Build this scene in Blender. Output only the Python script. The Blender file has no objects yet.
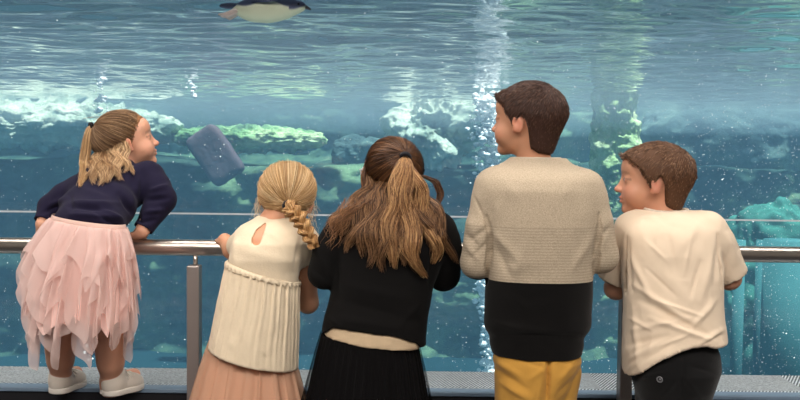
import bpy, math, random
import numpy as np
from mathutils import Vector, Matrix, Euler

random.seed(7)
RNG = np.random.default_rng(11)
scene = bpy.context.scene
COL = scene.collection
PI = math.pi
F = 930.0            # focal length in pixels for an 800 px wide frame
CZ = 1.2955          # eye height
PITCH = math.atan(50 / F)
ROLL = math.radians(0.68)

# ------------------------------------------------------------------ camera
cam_d = bpy.data.cameras.new('camera')
cam = bpy.data.objects.new('camera', cam_d)
COL.objects.link(cam)
cam_d.sensor_width = 36.0
cam_d.lens = 36.0 * F / 800.0
cam_d.clip_end = 200
cam.location = (0, 0, CZ)
MROT = Matrix.Rotation(PI / 2 - PITCH, 3, 'X') @ Matrix.Rotation(ROLL, 3, 'Z')
cam.rotation_euler = MROT.to_euler()
scene.camera = cam
MR = np.array(MROT)


def W(px, py, Y):
    """The place at depth Y that the photograph shows at (px, py)."""
    d = MR @ np.array([(px - 400) / F, -(py - 200) / F, -1.0])
    t = Y / d[1]
    return np.array([d[0] * t, Y, CZ + d[2] * t])


def to_px(P):
    v = (np.asarray(P) - np.array([0, 0, CZ])) @ MR
    return 400 + v[:, 0] / -v[:, 2] * F, 200 - v[:, 1] / -v[:, 2] * F


# ------------------------------------------------------------------ noise
_perm = RNG.random((64, 64, 64)).astype(np.float32)


def vnoise(P):
    P = np.asarray(P, dtype=np.float64)
    i = np.floor(P).astype(np.int64)
    f = P - i
    f = f * f * (3 - 2 * f)
    i0 = i & 63
    i1 = (i + 1) & 63
    x0, y0, z0 = i0[..., 0], i0[..., 1], i0[..., 2]
    x1, y1, z1 = i1[..., 0], i1[..., 1], i1[..., 2]
    fx, fy, fz = f[..., 0], f[..., 1], f[..., 2]
    c00 = _perm[x0, y0, z0] * (1 - fx) + _perm[x1, y0, z0] * fx
    c10 = _perm[x0, y1, z0] * (1 - fx) + _perm[x1, y1, z0] * fx
    c01 = _perm[x0, y0, z1] * (1 - fx) + _perm[x1, y0, z1] * fx
    c11 = _perm[x0, y1, z1] * (1 - fx) + _perm[x1, y1, z1] * fx
    c0 = c00 * (1 - fy) + c10 * fy
    c1 = c01 * (1 - fy) + c11 * fy
    return (c0 * (1 - fz) + c1 * fz) * 2 - 1


def fbm(P, octv=4, gain=0.5):
    P = np.asarray(P, dtype=np.float64)
    a, s = 1.0, 0.0
    for _ in range(octv):
        s = s + a * vnoise(P)
        P = P * 2.03 + 17.3
        a *= gain
    return s


def sstep(a, b, x):
    t = np.clip((x - a) / (b - a), 0, 1)
    return t * t * (3 - 2 * t)


# ------------------------------------------------------------------ object helpers
def mesh_np(name, V, Fc, mat=None, smooth=True, color=None):
    V = np.asarray(V, dtype=np.float32)
    Fc = np.asarray(Fc, dtype=np.int32)
    me = bpy.data.meshes.new(name)
    n, k = Fc.shape
    me.vertices.add(len(V))
    me.vertices.foreach_set('co', V.ravel())
    me.loops.add(n * k)
    me.loops.foreach_set('vertex_index', Fc.ravel())
    me.polygons.add(n)
    me.polygons.foreach_set('loop_start', np.arange(0, n * k, k, dtype=np.int32))
    me.polygons.foreach_set('use_smooth', np.full(n, smooth, dtype=bool))
    me.update(calc_edges=True)
    me.validate()
    if color is not None:
        a = me.color_attributes.new('Col', 'FLOAT_COLOR', 'POINT')
        c = np.ones((len(V), 4), dtype=np.float32)
        c[:, :3] = color
        a.data.foreach_set('color', c.ravel())
    if mat:
        me.materials.append(mat)
    return me


def link(name, me, parent=None, loc=(0, 0, 0)):
    o = bpy.data.objects.new(name, me)
    COL.objects.link(o)
    o.location = loc
    if parent is not None:
        o.parent = parent
    return o


def tag(o, label=None, cat=None, group=None, kind=None):
    if label: o['label'] = label
    if cat: o['category'] = cat
    if group: o['group'] = group
    if kind: o['kind'] = kind
    return o


class MB:
    """Collects simple quads shapes into one mesh."""
    def __init__(self):
        self.v, self.f = [], []

    def box(self, c, s, R=None):
        b = len(self.v)
        for dx in (-.5, .5):
            for dy in (-.5, .5):
                for dz in (-.5, .5):
                    p = np.array([dx * s[0], dy * s[1], dz * s[2]])
                    if R is not None: p = R @ p
                    self.v.append(p + np.array(c))
        for q in ((0, 1, 3, 2), (4, 6, 7, 5), (0, 4, 5, 1), (2, 3, 7, 6), (0, 2, 6, 4), (1, 5, 7, 3)):
            self.f.append(tuple(b + i for i in q))
        return self

    def tube(self, pts, rad, n=16, cap=True):
        pts = [np.array(p, float) for p in pts]
        rad = [rad] * len(pts) if np.isscalar(rad) else list(rad)
        b = len(self.v)
        ref = np.array([0.03, 0.05, 1.0])
        for i, p in enumerate(pts):
            t = pts[min(i + 1, len(pts) - 1)] - pts[max(i - 1, 0)]
            t = t / (np.linalg.norm(t) + 1e-9)
            if abs(t @ ref) > 0.95 * np.linalg.norm(ref): ref = np.array([1.0, 0.1, 0])
            a = np.cross(t, ref); a /= np.linalg.norm(a)
            c = np.cross(t, a)
            ref = np.cross(a, t)
            for j in range(n):
                th = 2 * PI * j / n
                self.v.append(p + rad[i] * (a * math.cos(th) + c * math.sin(th)))
        for i in range(len(pts) - 1):
            for j in range(n):
                self.f.append((b + i * n + j, b + i * n + (j + 1) % n, b + (i + 1) * n + (j + 1) % n, b + (i + 1) * n + j))
        if cap:
            for i, rev in ((0, False), (len(pts) - 1, True)):
                ci = len(self.v); self.v.append(pts[i])
                for j in range(0, n, 2):
                    q = (b + i * n + j, ci, b + i * n + (j + 2) % n, b + i * n + (j + 1) % n)
                    self.f.append(q if not rev else q[::-1])
        return self

    def build(self, name, mat, parent=None, smooth=False, loc=(0, 0, 0), off=None, bevel=0):
        V = np.array(self.v)
        if off is not None: V = V - np.array(off)
        me = mesh_np(name, V, self.f, mat, smooth)
        o = link(name, me, parent, loc)
        if bevel:
            m = o.modifiers.new('bevel', 'BEVEL'); m.width = bevel; m.segments = 2; m.limit_method = 'ANGLE'
        return o


# ------------------------------------------------------------------ signed fields
class Field:
    def __init__(self, lo, hi, v):
        self.lo = np.array(lo, float); self.v = v
        self.n = np.ceil((np.array(hi) - self.lo) / v).astype(int) + 1
        self.D = np.full(self.n, 0.5, dtype=np.float32)

    def region(self, lo, hi):
        a = np.clip(np.floor((np.array(lo) - self.lo) / self.v).astype(int), 0, self.n)
        b = np.clip(np.ceil((np.array(hi) - self.lo) / self.v).astype(int) + 1, 0, self.n)
        sl = tuple(slice(a[i], b[i]) for i in range(3))
        g = [(self.lo[i] + self.v * np.arange(a[i], b[i])).astype(np.float32) for i in range(3)]
        return sl, g[0][:, None, None], g[1][None, :, None], g[2][None, None, :]

    def add(self, prim, k=0.01, mode='u'):
        fn, lo, hi = prim
        m = k + 3 * self.v
        sl, X, Y, Z = self.region(np.array(lo) - m, np.array(hi) + m)
        if self.D[sl].size == 0: return self
        d = fn(X, Y, Z).astype(np.float32)
        D = self.D[sl]
        if mode == 'u':
            h = np.clip(0.5 + 0.5 * (D - d) / k, 0, 1)
            self.D[sl] = D * (1 - h) + d * h - k * h * (1 - h)
        else:
            d = -d
            h = np.clip(0.5 - 0.5 * (D - d) / k, 0, 1)
            self.D[sl] = D * (1 - h) + d * h + k * h * (1 - h)
        return self

    def sub(self, prim, k=0.005):
        return self.add(prim, k, 's')

    def cut(self, fn):
        """Keep where fn(X, Y, Z) < 0."""
        sl, X, Y, Z = self.region(self.lo, self.lo + self.v * self.n)
        self.D = np.maximum(self.D, fn(X, Y, Z).astype(np.float32))
        return self

    def mesh(self, smooth_it=1):
        D = self.D
        D[0], D[-1] = .5, .5
        D[:, 0], D[:, -1] = .5, .5
        D[:, :, 0], D[:, :, -1] = .5, .5
        S = D < 0
        cnt = np.zeros(np.array(D.shape) - 1, dtype=np.int8)
        cs = [(i, j, k) for i in (0, 1) for j in (0, 1) for k in (0, 1)]
        nx, ny, nz = D.shape
        for i, j, k in cs:
            cnt += S[i:nx - 1 + i, j:ny - 1 + j, k:nz - 1 + k]
        act = np.argwhere((cnt > 0) & (cnt < 8))
        idx = np.full(cnt.shape, -1, dtype=np.int32)
        idx[act[:, 0], act[:, 1], act[:, 2]] = np.arange(len(act))
        vals = np.stack([D[act[:, 0] + i, act[:, 1] + j, act[:, 2] + k] for i, j, k in cs], 1)
        acc = np.zeros((len(act), 3)); num = np.zeros(len(act))
        ca = np.array(cs, float)
        for a in range(8):
            for b in range(a + 1, 8):
                if np.abs(ca[a] - ca[b]).sum() != 1: continue
                va, vb = vals[:, a], vals[:, b]
                m = (va < 0) != (vb < 0)
                t = np.where(m, va / np.where(m, va - vb, 1), 0)
                p = ca[a] + t[:, None] * (ca[b] - ca[a])
                acc += p * m[:, None]; num += m
        V = self.lo + self.v * (act + acc / num[:, None])
        faces = []
        for ax in range(3):
            o1, o2 = [(1, 2), (2, 0), (0, 1)][ax]
            s0 = [slice(0, -1) if q == ax else slice(1, -1) for q in range(3)]
            s1 = [slice(1, None) if q == ax else slice(1, -1) for q in range(3)]
            A, B = S[tuple(s0)], S[tuple(s1)]
            e = np.argwhere(A != B)
            if len(e) == 0: continue
            inn = A[e[:, 0], e[:, 1], e[:, 2]]
            c = e.copy()
            for q in range(3):
                if q != ax: c[:, q] += 1
            def at(d1, d2):
                cc = c.copy(); cc[:, o1] += d1; cc[:, o2] += d2
                return idx[cc[:, 0], cc[:, 1], cc[:, 2]]
            q = np.stack([at(-1, -1), at(0, -1), at(0, 0), at(-1, 0)], 1)
            q[~inn] = q[~inn][:, ::-1]
            faces.append(q)
        Fc = np.concatenate(faces)
        ok = (Fc >= 0).all(1)
        Fc = Fc[ok]
        for _ in range(smooth_it):
            acc = np.zeros_like(V); num = np.zeros(len(V))
            for a, b in ((0, 1), (1, 2), (2, 3), (3, 0)):
                for c in range(3):
                    acc[:, c] += np.bincount(Fc[:, a], V[Fc[:, b], c], len(V)) + np.bincount(Fc[:, b], V[Fc[:, a], c], len(V))
                num += np.bincount(Fc[:, a], minlength=len(V)) + np.bincount(Fc[:, b], minlength=len(V))
            V = V * .4 + .6 * acc / np.maximum(num, 1)[:, None]
        return V, Fc


def normals(V, Fc):
    n = np.cross(V[Fc[:, 2]] - V[Fc[:, 0]], V[Fc[:, 3]] - V[Fc[:, 1]])
    N = np.zeros_like(V)
    for a in range(4):
        for c in range(3):
            N[:, c] += np.bincount(Fc[:, a], n[:, c], len(V))
    return N / (np.linalg.norm(N, axis=1)[:, None] + 1e-12)


def cone(a, b, ra, rb):
    a = np.array(a, float); b = np.array(b, float); ab = b - a; L = ab @ ab + 1e-12
    def fn(X, Y, Z):
        t = np.clip(((X - a[0]) * ab[0] + (Y - a[1]) * ab[1] + (Z - a[2]) * ab[2]) / L, 0, 1)
        return np.sqrt((X - a[0] - t * ab[0]) ** 2 + (Y - a[1] - t * ab[1]) ** 2 + (Z - a[2] - t * ab[2]) ** 2) - (ra + t * (rb - ra))
    r = max(ra, rb)
    return fn, np.minimum(a, b) - r, np.maximum(a, b) + r


def ell(c, r, R=None):
    c = np.array(c, float); r = np.array(r, float)
    R = np.eye(3) if R is None else np.array(R)
    def fn(X, Y, Z):
        x, y, z = X - c[0], Y - c[1], Z - c[2]
        q = [(x * R[0, i] + y * R[1, i] + z * R[2, i]) for i in range(3)]
        k0 = np.sqrt(sum((q[i] / r[i]) ** 2 for i in range(3)))
        k1 = np.sqrt(sum((q[i] / r[i] ** 2) ** 2 for i in range(3))) + 1e-9
        return k0 * (k0 - 1) / k1
    e = np.sqrt(((R * r) ** 2).sum(1))
    return fn, c - e, c + e


def loft(sec, p=2.3, sm=17):
    """sec: rows (z, xc, rx, yc, ry) from bottom to top."""
    s = np.array(sorted(sec, key=lambda q: q[0]), float)
    zz = np.linspace(s[0, 0], s[-1, 0], 300)
    ker = np.hanning(sm); ker /= ker.sum()
    cols = []
    for c in range(1, 5):
        y = np.interp(zz, s[:, 0], s[:, c])
        y = np.convolve(np.pad(y, sm // 2, mode='edge'), ker, 'valid')
        cols.append(y)
    def fn(X, Y, Z):
        z = np.asarray(Z)
        xc, rx, yc, ry = [np.interp(z, zz, c).astype(np.float32) for c in cols]
        k = ((np.abs(X - xc) / rx) ** p + (np.abs(Y - yc) / ry) ** p) ** (1 / p)
        d = (k - 1) * np.minimum(rx, ry)
        return np.maximum(d, np.maximum(Z - s[-1, 0], s[0, 0] - Z))
    lo = [(s[:, 1] - s[:, 2]).min(), (s[:, 3] - s[:, 4]).min(), s[0, 0]]
    hi = [(s[:, 1] + s[:, 2]).max(), (s[:, 3] + s[:, 4]).max(), s[-1, 0]]
    return fn, np.array(lo), np.array(hi)


def sec_px(rows):
    """rows (py, pxL, pxR, Yc, ry) -> loft sections."""
    out = []
    for py, l, r, Yc, ry in rows:
        a, b = W(l, py, Yc), W(r, py, Yc)
        out.append(((a[2] + b[2]) / 2, (a[0] + b[0]) / 2, abs(b[0] - a[0]) / 2, Yc, ry))
    return out


def chain(fld, pts, rads, k=0.012):
    for i in range(len(pts) - 1):
        fld.add(cone(pts[i], pts[i + 1], rads[i], rads[i + 1]), k if np.isscalar(k) else k[i])


def front_Y(fld, px, py, default, gap=.006, y0=2.3, y1=3.0):
    """Depth of the first surface of a field that the line of sight meets, less a small gap."""
    for Y in np.arange(y0, y1, .003):
        i = np.round((W(px, py, Y) - fld.lo) / fld.v).astype(int)
        if (i < 0).any() or (i >= fld.n).any(): continue
        if fld.D[tuple(i)] < 0: return Y - gap
    return default


def on(fld, px, py, default, gap=.006):
    return W(px, py, front_Y(fld, px, py, default, gap))


def fold(V, N, px, folds, back=True):
    """Raise cloth folds: rows (x0, y0, x1, y1, width, height) on the side that faces the room."""
    x, y = px
    out = np.zeros(len(V))
    face = sstep(-0.1, 0.5, -N[:, 1])
    for x0, y0, x1, y1, w, h in folds:
        dx, dy = x1 - x0, y1 - y0
        L = dx * dx + dy * dy
        t = ((x - x0) * dx + (y - y0) * dy) / L
        tc = np.clip(t, 0, 1)
        d = np.hypot(x - x0 - tc * dx, y - y0 - tc * dy)
        out += h * np.exp(-(d / w) ** 2) * (0.35 + 0.65 * np.sin(PI * np.clip(t, 0, 1)))
    return V + N * (out * face)[:, None]


# ------------------------------------------------------------------ materials
def lin(r, g, b):
    f = lambda c: (c / 255 / 12.92) if c / 255 <= .04045 else ((c / 255 + .055) / 1.055) ** 2.4
    return (f(r), f(g), f(b))


def new_mat(name):
    m = bpy.data.materials.new(name)
    m.use_nodes = True
    nt = m.node_tree
    return m, nt, nt.nodes['Principled BSDF']


def N(nt, t, **kw):
    n = nt.nodes.new(t)
    for k, v in kw.items():
        if k in n.inputs: n.inputs[k].default_value = v
        else: setattr(n, k, v)
    return n


def mat_basic(name, col, rough=.6, metal=0, spec=.4, var=0.0, vscale=20, bump=0, bscale=200, aniso=0):
    m, nt, b = new_mat(name)
    b.inputs['Base Color'].default_value = (*col, 1)
    b.inputs['Roughness'].default_value = rough
    b.inputs['Metallic'].default_value = metal
    b.inputs['Specular IOR Level'].default_value = spec
    tc = N(nt, 'ShaderNodeTexCoord')
    if var:
        n = N(nt, 'ShaderNodeTexNoise', Scale=vscale, Detail=4.0)
        nt.links.new(tc.outputs['Object'], n.inputs['Vector'])
        mx = N(nt, 'ShaderNodeMix', data_type='RGBA')
        mx.inputs['A'].default_value = (*[c * (1 - var) for c in col], 1)
        mx.inputs['B'].default_value = (*[min(1, c * (1 + var)) for c in col], 1)
        nt.links.new(n.outputs['Fac'], mx.inputs['Factor'])
        nt.links.new(mx.outputs['Result'], b.inputs['Base Color'])
    if bump:
        n2 = N(nt, 'ShaderNodeTexNoise', Scale=bscale, Detail=3.0)
        nt.links.new(tc.outputs['Object'], n2.inputs['Vector'])
        bp = N(nt, 'ShaderNodeBump', Strength=bump, Distance=.002)
        nt.links.new(n2.outputs['Fac'], bp.inputs['Height'])
        nt.links.new(bp.outputs['Normal'], b.inputs['Normal'])
    return m


def mat_fabric(name, col, bump=.35, bscale=350, var=.08, vscale=60, sheen=.15, rough=.9):
    m = mat_basic(name, col, rough, 0, .15, var, vscale, bump, bscale)
    b = m.node_tree.nodes['Principled BSDF']
    b.inputs['Sheen Weight'].default_value = sheen
    b.inputs['Sheen Roughness'].default_value = .5
    return m


def mat_vcol(name, rough=.55, spec=.35, sss=0.0, bump=0, bscale=300, sheen=0):
    m, nt, b = new_mat(name)
    a = N(nt, 'ShaderNodeVertexColor', layer_name='Col')
    nt.links.new(a.outputs['Color'], b.inputs['Base Color'])
    b.inputs['Roughness'].default_value = rough
    b.inputs['Specular IOR Level'].default_value = spec
    if sss:
        b.inputs['Subsurface Weight'].default_value = sss
        b.inputs['Subsurface Radius'].default_value = (.9, .35, .2)
        b.inputs['Subsurface Scale'].default_value = .008
    if bump:
        tc = N(nt, 'ShaderNodeTexCoord')
        n2 = N(nt, 'ShaderNodeTexNoise', Scale=bscale, Detail=3.0)
        nt.links.new(tc.outputs['Object'], n2.inputs['Vector'])
        bp = N(nt, 'ShaderNodeBump', Strength=bump, Distance=.002)
        nt.links.new(n2.outputs['Fac'], bp.inputs['Height'])
        nt.links.new(bp.outputs['Normal'], b.inputs['Normal'])
    b.inputs['Sheen Weight'].default_value = sheen
    return m


def mat_tulle(name, col, alpha=.75):
    m, nt, b = new_mat(name)
    out = nt.nodes['Material Output']
    nt.nodes.remove(b)
    d = N(nt, 'ShaderNodeBsdfDiffuse'); d.inputs['Color'].default_value = (*col, 1)
    t = N(nt, 'ShaderNodeBsdfTranslucent'); t.inputs['Color'].default_value = (*col, 1)
    tr = N(nt, 'ShaderNodeBsdfTransparent')
    m1 = N(nt, 'ShaderNodeMixShader'); m1.inputs[0].default_value = .35
    m2 = N(nt, 'ShaderNodeMixShader'); m2.inputs[0].default_value = alpha
    nt.links.new(d.outputs[0], m1.inputs[1]); nt.links.new(t.outputs[0], m1.inputs[2])
    nt.links.new(tr.outputs[0], m2.inputs[1]); nt.links.new(m1.outputs[0], m2.inputs[2])
    nt.links.new(m2.outputs[0], out.inputs['Surface'])
    return m


def mat_pane(name, ior, bump=None):
    """Clear and thin: mirrors by Fresnel, lets the rest straight through."""
    m, nt, b = new_mat(name)
    out = nt.nodes['Material Output']
    nt.nodes.remove(b)
    fr = N(nt, 'ShaderNodeFresnel', IOR=ior)
    gl = N(nt, 'ShaderNodeBsdfGlossy', Roughness=0.0)
    tr = N(nt, 'ShaderNodeBsdfTransparent')
    mx = N(nt, 'ShaderNodeMixShader')
    nt.links.new(fr.outputs[0], mx.inputs[0])
    nt.links.new(tr.outputs[0], mx.inputs[1]); nt.links.new(gl.outputs[0], mx.inputs[2])
    nt.links.new(mx.outputs[0], out.inputs['Surface'])
    return m


SKIN_M = mat_vcol('skin', .5, .35, .12)
HAIR_M = mat_vcol('hair', .42, .45)
EYE_M = mat_vcol('eye', .1, .5)
SHELL_M = mat_vcol('scalp hair', .6, .2, 0, .5, 260)
ELASTIC = mat_fabric('elastic', (.012, .012, .016))

# ------------------------------------------------------------------ heads
HAIRLINE = (np.radians([0, 35, 60, 74, 84, 92, 104, 116, 128, 150, 180]),
            np.array([.34, .31, .20, .06, -.10, -.06, .10, -.02, -.24, -.31, -.33]))


class Head:
    def __init__(self, c, fwd, h, pitch=0, roll=0, cheeks=1.0, skin=(224, 172, 148)):
        self.c = np.array(c, float); self.h = h; self.cheeks = cheeks; self.skin = skin
        f = np.array([fwd[0], fwd[1], 0.0]); f /= np.linalg.norm(f)
        r = np.array([f[1], -f[0], 0.0])
        M = np.stack([r, f, np.array([0, 0, 1.0])], 1)
        P = np.array(Matrix.Rotation(math.radians(pitch), 3, 'X'))
        Q = np.array(Matrix.Rotation(math.radians(roll), 3, 'Y'))
        self.R = M @ Q @ P

    def w(self, p):
        return self.c + self.h * (self.R @ np.array(p, float))

    def local(self, V):
        return ((np.asarray(V) - self.c) @ self.R) / self.h

    def e(self, c, r, R=None):
        RR = self.R if R is None else self.R @ np.array(R)
        return ell(self.w(c), np.array(r) * self.h, RR)

    def k(self, a, b, ra, rb):
        return cone(self.w(a), self.w(b), ra * self.h, rb * self.h)

    def add(self, f):
        h = self.h; c = self.cheeks
        f.add(self.e((0, -.07, .12), (.365, .47, .38)), .02 * h)
        f.add(self.e((0, -.19, -.13), (.27, .26, .28)), .08 * h)
        f.add(self.e((0, .12, -.10), (.30, .29, .34)), .08 * h)
        f.add(self.e((0, .16, -.20), (.235, .24, .27)), .08 * h)
        for s in (-1, 1):
            f.add(self.e((s * .165, .24, -.19), (.135 * c, .13 * c, .13 * c)), .10 * h)
        f.add(self.e((0, .325, -.42), (.10, .085, .075)), .09 * h)          # chin
        f.add(self.e((0, .27, .20), (.27, .16, .18)), .10 * h)              # forehead
        for s in (-1, 1):
            f.sub(self.e((s * .15, .45, .015), (.075, .070, .05)), .07 * h)    # eye hollows
            f.add(self.e((s * .15, .338, .01), (.075, .055, .05)), .05 * h)    # lids
        f.add(self.k((0, .385, .03), (0, .455, -.12), .035, .045), .05 * h)   # nose
        f.add(self.e((0, .475, -.135), (.052, .05, .043)), .03 * h)
        for s in (-1, 1):
            f.add(self.e((s * .05, .435, -.145), (.035, .04, .032)), .03 * h)
        f.add(self.e((0, .395, -.25), (.105, .06, .03)), .025 * h)           # lips
        f.add(self.e((0, .385, -.305), (.09, .06, .032)), .025 * h)
        f.sub(self.e((0, .455, -.277), (.10, .03, .008)), .012 * h)
        for s in (-1, 1):                                                    # ears
            Rz = np.array(Matrix.Rotation(s * math.radians(-24), 3, 'Z') @ Matrix.Rotation(math.radians(-10), 3, 'X'))
            f.add(self.e((s * .38, -.045, -.045), (.036, .080, .125), Rz), .03 * h)
            f.sub(self.e((s * .425, -.03, -.035), (.026, .042, .07), Rz), .015 * h)
            f.add(self.e((s * .368, .0, -.135), (.034, .04, .04)), .03 * h)

    def colors(self, V, base):
        q = self.local(V)
        C = np.tile(np.array(lin(*base)), (len(V), 1))
        def blend(m, col):
            nonlocal C
            C = C * (1 - m[:, None]) + np.array(lin(*col)) * m[:, None]
        near = (np.abs(q) < .75).all(1)
        def g(c, r):
            d = (((q - np.array(c)) / np.array(r)) ** 2).sum(1)
            return np.exp(-d) * near
        for s in (-1, 1):
            blend(.3 * g((s * .2, .33, -.18), (.15, .15, .13)), (220, 140, 120))
            blend(.45 * g((s * .39, -.04, -.05), (.06, .12, .17)), (222, 130, 112))
            br = near * (np.abs(q[:, 2] - .125 + .25 * np.abs(np.abs(q[:, 0]) - .14)) < .022) * (q[:, 0] * s > .05) * (q[:, 0] * s < .25) * (q[:, 1] > .2)
            blend(.35 * br, (130, 96, 74))
        for s in (-1, 1):
            blend(.45 * near * (np.abs(q[:, 2] - .035 + .2 * np.abs(np.abs(q[:, 0]) - .15)) < .014) * (np.abs(np.abs(q[:, 0]) - .16) < .085) * (q[:, 1] > .25) * (q[:, 0] * s > 0), (70, 48, 40))
        blend(.75 * g((0, .43, -.277), (.09, .1, .045)), (196, 104, 98))
        blend(.3 * g((0, .49, -.13), (.07, .08, .06)), (228, 140, 125))
        return C

    def eyes(self, parent, off):
        for s in (-1, 1):
            V, Fc = uv_ball(12, 16)
            r = .050 * self.h
            C = np.tile(np.array(lin(235, 232, 228)), (len(V), 1))
            C[V[:, 1] > .80] = lin(70, 88, 104)
            C[V[:, 1] > .94] = lin(10, 10, 12)
            P = (V * r) @ self.R.T + self.w((s * .15, .349, .012)) - off
            me = mesh_np('eye', P, Fc, EYE_M, True, C)
            link('eye', me, parent)

    def cap(self, thick=.05, nape=.018, low=0.0, lown=0.0, v=.003, hl=None, bulk=None):
        """Scalp hair as a closed shell."""
        hl = HAIRLINE if hl is None else hl
        R, c, h = self.R, self.c, self.h
        e = .62 * h
        f = Field(c - e * 1.15, c + e * 1.15, v)
        def fn(X, Y, Z):
            x, y, z = X - c[0], Y - c[1], Z - c[2]
            q = [(x * R[0, i] + y * R[1, i] + z * R[2, i]) / h for i in range(3)]
            t = nape + (thick - nape) * sstep(-.36, .12, q[2]) * (1 - .6 * sstep(.05, .40, q[1]))
            def el(cc, rr):
                u = [q[i] - cc[i] for i in range(3)]
                k0 = np.sqrt(sum((u[i] / rr[i]) ** 2 for i in range(3)))
                k1 = np.sqrt(sum((u[i] / rr[i] ** 2) ** 2 for i in range(3))) + 1e-6
                return k0 * (k0 - 1) / k1
            d1 = el((0, -.07, .12), (.365, .47, .38))
            d2 = el((0, -.19, -.13), (.27, .26, .28))
            d3 = el((0, .27, .20), (.27, .16, .18))
            def sm(a, b, k):
                hh = np.clip(.5 + .5 * (b - a) / k, 0, 1)
                return b * (1 - hh) + a * hh - k * hh * (1 - hh)
            d = sm(sm(d1, d2, .10), d3, .10)
            if bulk: d = sm(d, el((0, -.175, -.24), (.262, .250, .32)), .06)
            d = d - t
            th = np.arctan2(np.abs(q[0]), q[1])
            zm = np.interp(th, hl[0], hl[1]) + low + lown * sstep(1.9, 2.3, th)
            g = (zm - q[2]) * .7
            k = .03
            hh = np.clip(.5 - .5 * (d - g) / k, 0, 1)
            dd = d * (1 - hh) + g * hh + k * hh * (1 - hh)
            return dd * h
        f.add((fn, c - e, c + e), 1e-4)
        return f.mesh(2)


def uv_ball(nv, nu):
    V = [(0, 0, 1.0)]
    for i in range(1, nv):
        for j in range(nu):
            a, b = PI * i / nv, 2 * PI * j / nu
            V.append((math.sin(a) * math.cos(b), math.sin(a) * math.sin(b), math.cos(a)))
    V.append((0, 0, -1.0))
    Fc = []
    for j in range(0, nu, 2):
        Fc.append((0, 1 + j, 1 + (j + 1) % nu, 1 + (j + 2) % nu))
    for i in range(nv - 2):
        for j in range(nu):
            a = 1 + i * nu
            Fc.append((a + j, a + nu + j, a + nu + (j + 1) % nu, a + (j + 1) % nu))
    a = 1 + (nv - 2) * nu; e = len(V) - 1
    for j in range(0, nu, 2):
        Fc.append((e, a + (j + 2) % nu, a + (j + 1) % nu, a + j))
    return np.array(V), np.array(Fc)


# ------------------------------------------------------------------ hair strands
def strands(P, rad, colors, name, parent, off, mat=HAIR_M, taper=.35):
    """P: (M, K, 3) strand paths -> ONE mesh of thin tubes."""
    M, K, _ = P.shape
    T = np.gradient(P, axis=1)
    T /= np.linalg.norm(T, axis=2)[..., None] + 1e-9
    ref = np.array([.31, -.9, .3]); ref /= np.linalg.norm(ref)
    A = np.cross(T, ref); A /= np.linalg.norm(A, axis=2)[..., None] + 1e-9
    B = np.cross(T, A)
    w = np.ones(K); s = np.linspace(0, 1, K)
    w = np.minimum(1, (1 - s) / .25 * (1 - taper) + taper)
    rr = (np.asarray(rad).reshape(-1, 1) * w[None, :])[..., None]
    ring = []
    for j in range(3):
        th = 2 * PI * j / 3
        ring.append(P + rr * (A * math.cos(th) + B * math.sin(th)))
    V = np.stack(ring, 2)                                # M,K,3,3
    idx = np.arange(M * K * 3).reshape(M, K, 3)
    q = []
    for j in range(3):
        j2 = (j + 1) % 3
        q.append(np.stack([idx[:, :-1, j], idx[:, :-1, j2], idx[:, 1:, j2], idx[:, 1:, j]], -1).reshape(-1, 4))
    Fc = np.concatenate(q)
    C = np.repeat(np.asarray(colors)[:, None, :], K * 3, 1).reshape(-1, 3)
    if np.asarray(colors).ndim == 3:
        C = np.repeat(colors[:, :, None, :], 3, 2).reshape(-1, 3)
    me = mesh_np(name, V.reshape(-1, 3) - off, Fc, mat, True, C)
    return link(name, me, parent)


def hair_cols(M, dark, mid, light, seed=0, bias=1.0):
    r = np.random.default_rng(seed)
    t = r.random(M) ** bias
    d, m, l = [np.array(lin(*c)) for c in (dark, mid, light)]
    a = np.where(t[:, None] < .5, d + (m - d) * (t[:, None] * 2), m + (l - m) * (t[:, None] * 2 - 1))
    return a


def short_hair(head, V, Fc, n, dark, mid, light, parent, off, length=(.012, .022), seed=1, whorl=(0, -.35, .42)):
    r = np.random.default_rng(seed)
    Nn = normals(V, Fc)
    q = head.local(V)
    outer = np.where((q ** 2).sum(1) > .13)[0]
    pick = r.choice(outer, n)
    root = V[pick] + Nn[pick] * -.002 + r.normal(0, .001, (n, 3))
    wh = head.w(whorl)
    flow = root - wh
    flow -= Nn[pick] * (flow * Nn[pick]).sum(1)[:, None]
    flow /= np.linalg.norm(flow, axis=1)[:, None] + 1e-6
    flow = flow * .8 + np.array([0, 0, -.75]) * sstep(.45, -.05, head.local(root)[:, 2])[:, None]
    flow -= Nn[pick] * (flow * Nn[pick]).sum(1)[:, None] * .8
    flow /= np.linalg.norm(flow, axis=1)[:, None] + 1e-6
    flow += r.normal(0, .05, (n, 3)) + .22 * np.stack([fbm(root * 60 + 7 * c, 2) for c in range(3)], 1)
    zq = head.local(root)[:, 2]
    L = r.uniform(*length, n) * (.40 + .75 * sstep(-.3, .35, zq))
    K = 5
    P = np.zeros((n, K, 3))
    for i in range(K):
        t = i / (K - 1)
        P[:, i] = root + Nn[pick] * (L * (.30 * t - .22 * t * t))[:, None] + flow * (L * t)[:, None]
    cols = hair_cols(n, dark, mid, light, seed)
    return strands(P, r.uniform(.0004, .0008, n), cols, 'hair_strands', parent, off)


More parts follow.
